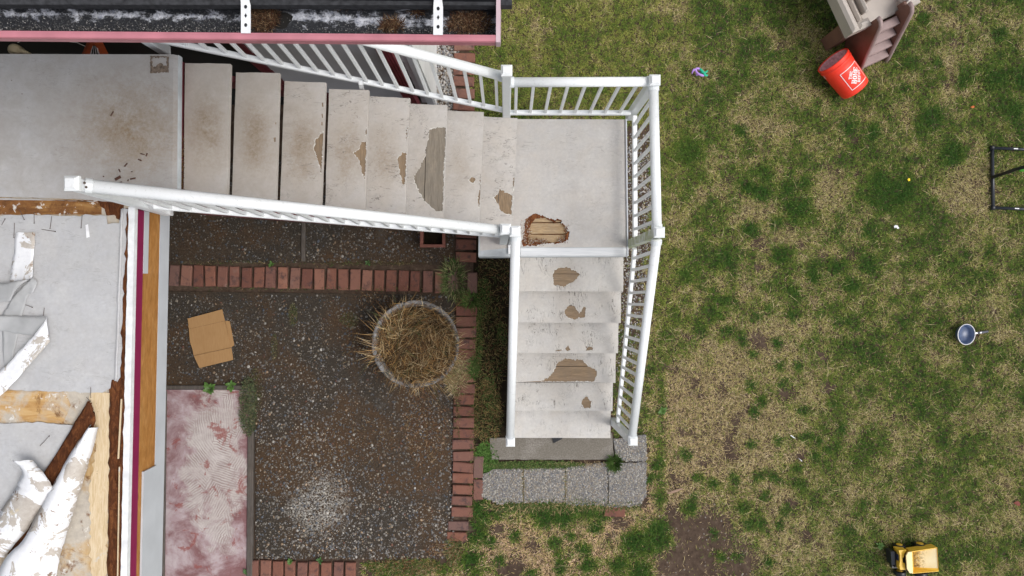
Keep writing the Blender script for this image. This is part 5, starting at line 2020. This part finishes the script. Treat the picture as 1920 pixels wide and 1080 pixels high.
def zt(x, y, z=.075): return P(1270 + x / 21.6, 110 + y / 21.6, z)


m = MB().tube([zt(590, 610, .06), zt(630, 500), zt(680, 440), zt(740, 460), zt(790, 560), zt(870, 630), zt(970, 670), zt(1070, 700)], [.007, .009, .012, .012, .010, .012, .012, .010], 8)
m.build('handle', MT['purple'], ty, smooth=True)
m = MB().tube([zt(740, 430), zt(800, 395), zt(880, 400), zt(890, 470, .06)], [.009, .011, .010, .007], 8)
m.tube([zt(790, 610, .06), zt(810, 680, .05)], [.013, .010], 8)
m.build('grip', MT['purple'], ty, smooth=True)
m = MB().tube([zt(910, 390), zt(950, 450), zt(1030, 540), zt(1110, 590), zt(1240, 480, .08)], [.008, .012, .015, .014, .006], 8)
m.tube([zt(1060, 590), zt(1130, 670), zt(1210, 680), zt(1225, 640)], [.012, .012, .010, .006], 8)
m.tube([zt(870, 570, .05), zt(960, 590, .05), zt(1020, 560, .05)], [.006, .010, .008], 8)
m.build('head', MT['teal'], ty, smooth=True)

# --- black tube goal frame
gl = empty('goal_frame', P(1861, 332, 0), 'black tubular toy goal frame lying on the lawn', 'goal frame')
zz = .03
MB().tube([P(1860.5, 277, zz), P(1862, 390, zz)], .0155, 10).build('front_bar', MT['blacktube'], gl, smooth=True)
MB().tube([P(1860, 277.5, zz), P(1990, 283, zz)], .0145, 10).build('side_bar', MT['blacktube'], gl, smooth=True)
MB().tube([P(1862, 389.5, zz), P(1990, 395, zz)], .0145, 10).build('side_bar', MT['blacktube'], gl, smooth=True)
MB().tube([P(1861, 332.5, .045), P(1906, 317, .25), P(1985, 296, .7)], .0165, 10).build('strut', MT['blacktube'], gl, smooth=True)
m = MB()
for t in ((1860.5, 277), (1862, 389.5)):
    m = MB().box(P(*t, zz), (.042, .042, .036), bev=.012)
    m.build('corner_joint', MT['black'], gl)
MB().tube([P(1912, 319.5, .24), P(1990, 318.5, .3)], .013, 10).build('net_bar', MT['lime'], gl, smooth=True)
for (a, b) in ((1905, 278.8), (1907, 391)):
    MB().prism([P(a - 4, b - 1.1, zz + .0155), P(a + 4, b - .8, zz + .0155), P(a + 4, b + 1, zz + .0155), P(a - 4, b + .7, zz + .0155)], .004).build('label_sticker', MT['trash'], gl)

# --- frying pan
pcn = P(1811.5, 627, .078)
pan = empty('frying_pan', (pcn.x, pcn.y, 0), 'small blue grey frying pan lying on the lawn', 'frying pan')
ax_ = Vector((.22, -.03, 1)).normalized()
m = MB().lathe([(.0, -.052), (.068, -.052), (.082, -.04), (.0985, 0), (.0985, .004), (.094, .004), (.080, -.034), (.068, -.046), (.0, -.047)], pcn, 40, ax_)
m.build('bowl', MT['panblue'], pan, smooth=True)
m = MB().lathe([(.0985, .0), (.1005, .003), (.099, .007), (.0945, .007), (.0935, .003)], pcn, 40, ax_)
m.build('rim', MT['panrim'], pan, smooth=True)
h0 = P(1828.5, 625, .06); h1 = P(1852.5, 621.5, .035)
MB().beam(h0, h0.lerp(h1, .15), .014, .010).build('ferrule', MT['silver'], pan)
m = MB().beam(h0.lerp(h1, .15), h1, .022, .014, ch=.004)
m.build('handle', MT['panhandle'], pan)
cc = h0.lerp(h1, .42)
m = MB()
hd = (h1 - h0).normalized(); hs = Vector((-hd.y, hd.x, 0))
m.fan(cc + Vector((0, 0, .0085)), [cc + hd * .017 * math.cos(a) + hs * .0075 * math.sin(a) + Vector((0, 0, .0085 + hd.z * .017 * math.cos(a))) for a in [2 * math.pi * i / 16 for i in range(16)]])
m.build('handle_inlay', MT['trash'], pan)


# --- toy dump truck
def zk(x, y, z): return P(1640 + x / 13.5, 1000 + y / 13.5, z)


trk = empty('toy_truck', P(1712, 1050, 0), 'yellow toy dump truck with a dirty faded bed at the lawn bottom', 'toy truck')
c1, c2 = zk(500, 640, .09), zk(1500, 640, .09)
MB().prism([zk(420, 470, .10), zk(1500, 420, .10), zk(1520, 900, .10), zk(440, 880, .10)], .05).build('chassis', MT['black'], trk)
m = MB()
m.prism([zk(405, 460, .135), zk(500, 460, .145), zk(515, 800, .145), zk(430, 800, .135)], .09)
m.build('bumper', MT['blacktube'], trk)
MB().prism([zk(500, 470, .125), zk(625, 470, .125), zk(640, 880, .125), zk(520, 870, .125)], .05).build('bonnet', MT['black'], trk)
m = MB().prism([zk(610, 430, .185), zk(810, 420, .185), zk(755, 520, .185), zk(735, 610, .185), zk(705, 615, .185), zk(712, 750, .185), zk(765, 760, .185), zk(780, 920, .185), zk(650, 930, .185), zk(628, 810, .185), zk(645, 690, .185), zk(640, 550, .185)], .10)
m.build('cab', MT['yellow'], trk)
MB().prism([zk(595, 545, .165), zk(640, 545, .165), zk(665, 800, .165), zk(620, 825, .165)], .05).build('windscreen', plain('toy_glass', (.05, .055, .10), .2, .1, spec=.6), trk)
# bed: tapered open tray with a visor
m = MB()
zt_, zb_ = .20, .125
A = [zk(935, 470, zt_), zk(1575, 370, zt_), zk(1610, 955, zt_), zk(965, 1010, zt_)]
B = [zk(965, 480, zb_), zk(1573, 380, .192), zk(1604, 885, .192), zk(990, 860, zb_)]
A2 = [p + (p - sum(A, Vector()) / 4).normalized() * .006 for p in A]
Bo = [Vector((p.x, p.y, zb_ - .02)) for p in A2]
MB().add(B, [(0, 3, 2, 1)]).build('bed_floor', MT['truckbed'], trk)
m.add([*A, *B, *A2, *Bo], [(0, 4, 5, 1), (2, 6, 7, 3), (3, 7, 4, 0), (1, 9, 8, 0), (1, 5, 10, 9), (5, 6, 2, 10), (3, 11, 10, 2), (0, 8, 11, 3), (8, 9, 13, 12), (9, 10, 14, 13), (10, 11, 15, 14), (11, 8, 12, 15), (12, 13, 14, 15)])
m.build('bed', MT['yellow'], trk)
MB().prism([zk(945, 470, .215), zk(850, 478, .225), zk(798, 570, .225), zk(822, 900, .225), zk(890, 1008, .225), zk(972, 1012, .215)], .012).build('visor', plain('faded_yellow', (.84, .68, .36), .5, .05), trk)
for (x, y, r) in ((630, 335, .055), (1140, 300, .062), (640, 1000, .055), (1150, 1010, .062)):
    s = -1 if y < 600 else 1
    cw = zk(x, y, .06); cw.z = r
    wh = MB().lathe([(r * .55, -.018), (r * .95, -.02), (r, -.012), (r, .012), (r * .95, .02), (r * .55, .018)], cw, 22, (0, 1, 0))
    wo_ = wh.build('wheel', MT['black'], trk, smooth=True)
    hub = MB().lathe([(.0, .026), (r * .5, .022), (r * .56, .012), (r * .56, -.012), (r * .5, -.022), (0, -.026)], cw, 18, (0, 1, 0)).build('hub', MT['yellow'])
    hub.parent = wo_
    hub.location = -wo_.location - trk.location + Vector((0, 0, 0))
    hub.matrix_parent_inverse = Matrix.Identity(4)

# --- little things
def flake(name, cx, cy, pts, mat, label, cat, z=.035):
    c = P(cx, cy, z)
    m = MB()
    ring = [c + Vector((x * G, y * G, random.uniform(0, .006))) for x, y in pts]
    m.fan(c + Vector((0, 0, .006)), ring)
    o = m.build(name, mat, origin=c)
    sol = o.modifiers.new('thick', 'SOLIDIFY'); sol.thickness = .0015
    return tag(o, label, cat)


flake('fallen_leaf', 1823, 201, [(-4, 0), (-1, 2), (3, 3), (4, 0), (1, -2), (-2, -1)], MT['deadleaf'], 'bright orange fallen leaf in the green upper part of the lawn', 'leaf')
flake('fallen_leaf', 1906, 944, [(-6, 1), (-2, 4), (3, 5), (7, 0), (5, -5), (0, -3)], MT['deadleafbrown'], 'dark red brown fallen leaf in the lawn right of the toy truck', 'leaf')
flake('flower', 1703, 337, [(-2, 0), (0, 3), (3, 2), (3, -2), (0, -3)], MT['petal'], 'tiny yellow dandelion flower in the lawn', 'flower')
flake('paper_scrap', 1680, 426, [(-4, 2), (-1, 4), (3, 3), (4, 0), (6, -2), (2, -3), (0, 0), (-3, -2)], MT['trash'], 'little white torn scrap on the green lawn', 'scrap')
flake('paper_scrap', 1486, 819, [(-5, 3), (-2, 3), (4, -2), (6, -3), (2, -2)], MT['trash'], 'thin white sliver on the straw coloured lawn', 'scrap')
flake('paper_scrap', 1500, 861, [(-4, 3), (4, -3), (3, -4)], MT['trash'], 'short white stalk piece just below the thin sliver', 'scrap', .03)
flake('wood_sliver', 1266, 920, [(-16, -4), (0, 2), (16, 6), (12, 2), (0, -3), (-12, -6)], plain('weathered_sliver', (.3, .2, .14), .8), 'brown wooden sliver on the straw by the bare soil', 'wood sliver', .03)

# ================================================================== LAWN GRASS
ctrl_x = np.array([900, 1030, 1160, 1290, 1420, 1550, 1680, 1810, 1940])
ctrl_y = np.array([0, 120, 240, 360, 480, 600, 720, 840, 960, 1080])
CT = np.array([[.75, .60, .70, .60, .55, .80, .60, .35, .70], [.85, .65, .75, .70, .60, .42, .50, .42, .75], [.80, .60, .60, .55, .40, .60, .70, .48, .78], [.60, .60, .60, .50, .42, .40, .78, .33, .55],
               [.50, .50, .50, .46, .38, .42, .72, .50, .55], [.50, .50, .62, .38, .28, .42, .56, .46, .50], [.50, .50, .62, .20, .22, .46, .55, .50, .48], [.50, .50, .55, .10, .22, .50, .46, .46, .44],
               [.60, .30, .45, .05, .30, .46, .46, .52, .45], [.50, .25, .40, .03, .42, .46, .46, .50, .45]])
T1 = [(1220 + a / 2.077, 560 + b / 2.077, 10) for a, b in [(270, 60), (195, 122), (295, 122), (405, 70), (360, 165), (395, 215), (385, 340), (500, 260), (570, 260), (490, 175), (130, 600), (182, 693), (240, 722), (160, 810), (160, 780), (245, 910), (495, 550), (565, 660), (360, 820), (415, 690), (490, 710), (475, 690), (520, 820), (330, 1000), (275, 1005), (455, 1020), (590, 430), (510, 325), (600, 540), (690, 590), (710, 410), (740, 500), (650, 560), (640, 620), (580, 720), (390, 560), (30, 640), (30, 770), (440, 770), (380, 880), (425, 880), (500, 870), (770, 890), (830, 800), (280, 20), (550, 70), (460, 40), (240, 60), (320, 710), (400, 440), (430, 400)]]
T2 = [(840 + a / 4.174, 860 + b / 4.174, 1.25 * r / 4.174) for a, b, r in [(520, 595, 42), (960, 585, 34), (840, 665, 42), (1150, 530, 45), (1060, 690, 50), (1100, 820, 60), (880, 850, 40), (340, 645, 35), (410, 790, 40), (1210, 455, 45), (1450, 650, 90), (1620, 620, 110), (1640, 560, 80), (200, 560, 90), (30, 620, 70), (250, 400, 100), (620, 330, 85), (750, 420, 95), (900, 440, 80), (1080, 360, 100), (1640, 40, 40), (1590, 150, 40), (1650, 290, 35), (1890, 380, 50), (650, 890, 40), (180, 790, 60), (1330, 830, 60), (1500, 880, 90), (400, 380, 70)]]
T3 = [(1220 + a / 3, 200 + b / 3, r / 3) for a, b, r in [(210, 240, 100), (540, 460, 50), (620, 500, 45), (820, 590, 80), (760, 470, 50), (720, 840, 60), (560, 690, 50), (400, 870, 50), (190, 950, 50), (710, 650, 40), (1300, 480, 120), (1110, 120, 50), (1250, 150, 50), (1040, 900, 50), (1120, 1000, 60), (910, 950, 50), (800, 1050, 50), (1220, 880, 50), (1220, 700, 40), (860, 430, 40), (640, 380, 50), (500, 140, 40)]]
T4 = [(1600 + a / 2.7, 0 + b / 2.7, r / 2.7) for a, b, r in [(345, 90, 30), (735, 180, 45), (715, 400, 65), (545, 410, 40), (380, 610, 85), (230, 980, 90), (850, 410, 50), (800, 560, 60), (480, 790, 70), (280, 320, 40), (420, 330, 30)]]
ST = [(1220 + a / 3, 200 + b / 3, r / 3) for a, b, r in [(520, 100, 80), (730, 120, 30), (600, 580, 90), (1000, 470, 110), (740, 730, 55), (620, 760, 60), (300, 500, 50)]] + \
     [(1600 + a / 2.7, b / 2.7, r / 2.7) for a, b, r in [(500, 300, 80), (470, 480, 60), (560, 930, 120), (440, 140, 60)]] + [(1340, 700, 60), (1430, 790, 60), (1320, 830, 80), (1270, 900, 50), (1000, 1000, 70), (930, 985, 40), (1440, 650, 50), (1300, 740, 60), (1000, 1040, 50), (1140, 990, 40), (1450, 930, 30)]
DT = [(1220 + a / 3, 200 + b / 3, r / 3) for a, b, r in [(440, 430, 32), (530, 175, 25), (770, 660, 35), (830, 765, 18), (970, 835, 30), (1040, 835, 25), (1130, 830, 30), (1150, 355, 20), (1150, 180, 35), (600, 900, 25)]] + \
     [(1792, 80, 8), (1270, 985, 45), (1330, 1000, 55), (1300, 1060, 75), (1380, 1050, 40), (1250, 1040, 40), (1480, 950, 18), (1500, 860, 14), (1370, 850, 14), (1420, 640, 16), (1410, 770, 14), (1510, 1000, 14), (960, 1075, 32), (1365, 835, 14), (1475, 740, 16), (1555, 730, 12), (1535, 660, 10), (930, 990, 14), (1000, 1020, 10), (1160, 975, 16)]


def spots(px, py, lst, soft=1.0):
    out = np.zeros_like(px)
    for (cx, cy, r) in lst:
        d2 = ((px - cx) ** 2 + (py - cy) ** 2) / (r * r)
        out = np.maximum(out, np.exp(-(d2 ** 1.4) * soft))
    return out


def bilerp(px, py):
    fx = np.clip((px - ctrl_x[0]) / (ctrl_x[1] - ctrl_x[0]), 0, len(ctrl_x) - 1.001)
    fy = np.clip((py - ctrl_y[0]) / (ctrl_y[1] - ctrl_y[0]), 0, len(ctrl_y) - 1.001)
    ix, iy = fx.astype(int), fy.astype(int)
    tx, ty = fx - ix, fy - iy
    return (CT[iy, ix] * (1 - tx) + CT[iy, ix + 1] * tx) * (1 - ty) + (CT[iy + 1, ix] * (1 - tx) + CT[iy + 1, ix + 1] * tx) * ty


def lawn_mask(px, py, wob):
    m = (py < 235) & (px > 884 + wob * 6)
    right = 1222 + wob * 18 - np.clip((py - 480) / 300, 0, 1) * 16
    m |= px > right
    m |= (py > 944 + wob * 22) & (px > 892 + wob * 10)
    m |= (py > 1000) & (px > 858 + wob * 25)
    m |= (py > 1052 + wob * 10) & (px > 690 + wob * 40)
    m |= (px > 884) & (px < 912) & (py > 840) & (py < 950) & (wob > 0)
    m &= ~((px > 900) & (px < 1216 + wob * 10) & (py > 866) & (py < 938 + wob * 10))
    m &= ~((px > 1145) & (px < 1214 + wob * 8) & (py > 810) & (py < 950))
    return m


NB = 1150000
px = rng.uniform(680, 2110, NB); py = rng.uniform(-150, 1230, NB)
X, Y = toXY(px, py)
wob = fbm(X * 9, Y * 9, 77, 3) * 2 - 1
dens = np.where((px > 1935) | (py < -15) | (py > 1095), .45, 1.0)
msk = lawn_mask(px, py, wob * 1.6) & (rng.uniform(0, 1, NB) < dens)
strip = (px > 1140) & (px < 1240) & (py > 240) & (py < 830) & ~msk
msk |= strip & (rng.uniform(0, 1, NB) < .04 + .55 * np.clip((py - 560) / 200, 0, 1) * (px > 1150))
px, py, X, Y, wob = (a[msk] for a in (px, py, X, Y, wob))
g = bilerp(px, py)
n1 = fbm(X * 3.2, Y * 3.2, 3, 4) - .5
n2 = fbm(X * 9, Y * 9, 21, 3) - .5
n3 = fbm(X * 26, Y * 26, 31, 2) - .5
g = g + n1 * 1.0 + n2 * 1.25 + n3 * .35 + .21
tuft = np.maximum.reduce([spots(px + n3 * 14, py + n2 * 14, T, .9) for T in (T1, T2, T3, T4)])
straw = spots(px + n2 * 30, py + n1 * 30, ST)
dirt = spots(px + n3 * 16 + n2 * 22, py + n2 * 26, DT)
g = g - straw * .55
g = np.maximum(g, tuft * 1.15)
dirt = np.clip(dirt * 1.15 - tuft * 1.2, 0, 1)
scat = np.clip((fbm(X * 6.5, Y * 6.5, 55, 3) - .66) * 7, 0, .8) * (g < .55)
dirt = np.maximum(dirt, scat * .8)
# tussocks: every blade belongs to one and leans away from its middle
cell = .058
wx_, wy_ = X + n2 * .05, Y + n1 * .06
ci_, cj_ = np.floor(wx_ / cell), np.floor(wy_ / cell)
best = np.full(len(X), 9e9); tcx = np.zeros(len(X)); tcy = np.zeros(len(X)); th_ = np.zeros(len(X)); tk_ = np.zeros(len(X))
for di in (-1, 0, 1):
    for dj in (-1, 0, 1):
        a_, b_ = ci_ + di, cj_ + dj
        qx_ = (a_ + _hash(a_, b_, 91)) * cell
        qy_ = (b_ + _hash(a_, b_, 92)) * cell
        d_ = (wx_ - qx_) ** 2 + (wy_ - qy_) ** 2
        u_ = d_ < best
        best = np.where(u_, d_, best)
        tcx = np.where(u_, qx_, tcx); tcy = np.where(u_, qy_, tcy)
        th_ = np.where(u_, _hash(a_, b_, 93), th_); tk_ = np.where(u_, _hash(a_, b_, 94), tk_)
tcx = tcx + (X - wx_); tcy = tcy + (Y - wy_)
g = g + (th_ - .5) * .30
edge_band = np.clip(1 - np.abs(px - 1238 + wob * 8) / 20, 0, 1) * (py > 470) * (py < 960)
g = np.maximum(g, edge_band * .95)
thin = np.clip((.5 - g) * 1.6, 0, 1)
thin = thin * np.clip(tk_ * 1.3 - .25, 0, 1) + np.clip((fbm(X * 30, Y * 30, 61, 2) - .5) * 3.0, 0, .75) * (.25 + .75 * thin)
kp = rng.uniform(0, 1, len(px)) > np.clip(dirt * .97 + thin * .62, 0, .985)
px, py, X, Y, g, tuft, n1, n2, wob, tcx, tcy, th_, tk_ = (a[kp] for a in (px, py, X, Y, g, tuft, n1, n2, wob, tcx, tcy, th_, tk_))
clear = ((px - 1811) ** 2 + (py - 628) ** 2 < 20 ** 2) | ((px > 1690) & (px < 1755) & (py > 1030) & (py < 1072))
px, py, X, Y, g, tuft, n1, n2, wob, tcx, tcy, th_, tk_ = (a[~clear] for a in (px, py, X, Y, g, tuft, n1, n2, wob, tcx, tcy, th_, tk_))
n = len(px)
isg = rng.uniform(0, 1, n) < np.clip((g - .12) * 1.30 + tuft * .3, .06, .97)
gd = np.array([.046, .112, .018]); gm = np.array([.155, .225, .038]); go = np.array([.36, .35, .09])
t = np.clip(.98 - g * .66 - np.clip(tuft, 0, 1) * .36 + rng.normal(0, .18, n) + (tk_ - .5) * .45, 0, 1)[:, None]
leftolive = np.clip((1330 - px) / 120, 0, 1) * (py < 620) * .35
t = np.clip(t + leftolive[:, None], 0, 1)
cg = np.where(t < .5, gd + (gm - gd) * t * 2, gm + (go - gm) * (t * 2 - 1))
spal = np.array([(.46, .37, .175), (.55, .45, .24), (.36, .285, .12), (.22, .165, .08), (.66, .56, .34), (.43, .39, .13), (.35, .35, .10)])
pinkish = np.clip((1560 - px) / 350, 0, 1) * np.clip((py - 500) / 250, 0, 1) + (px < 1230) * (py > 900)
cs = spal[rng.choice(7, n, p=[.24, .20, .17, .11, .06, .12, .10])]
cs = cs * (1 + np.stack([pinkish * .22, pinkish * .12, pinkish * .25], 1))
C = .88 * np.where(isg[:, None], cg * np.array([.97, 1, .95]), cs * (.8 + .45 * tk_)[:, None]) * rng.uniform(.7, 1.3, n)[:, None]
ln = np.where(isg, rng.uniform(.020, .050, n) * (1 + .6 * tuft), rng.uniform(.018, .055, n))
tl = np.where(isg, rng.uniform(.45, 1.25, n), rng.uniform(1.0, 1.5, n))
wd = np.where(isg, rng.uniform(.0030, .0054, n), rng.uniform(.0020, .0038, n))
z0 = np.where(isg, 0, rng.uniform(0, .010, n))
hd = np.arctan2(Y - tcy, X - tcx) + rng.normal(0, .55, n)
hd = np.where(rng.uniform(0, 1, n) < np.where(isg, .3, .55), rng.uniform(0, 6.28, n), hd)
rr_ = np.minimum(np.hypot(X - tcx, Y - tcy) / cell, .7)
tl = np.clip(tl * (.55 + .75 * np.clip(rr_, 0, .7)), .1, 1.5)
long_ = (rng.uniform(0, 1, n) < .009) & ~isg
ln = np.where(long_, rng.uniform(.07, .14, n), ln)
z0 = np.where(long_, .015, z0)
tl = np.where(long_, rng.uniform(1.2, 1.5, n), tl)
C = np.where(long_[:, None], np.array([.52, .44, .24]) * rng.uniform(.8, 1.2, n)[:, None], C)
me = blade_mesh('lawn_grass', np.stack([X, Y, z0], 1), hd, tl, ln, wd, C, MT['grass'], .45)
tag(link('lawn_grass', me), kind='stuff')
print('blades', n)
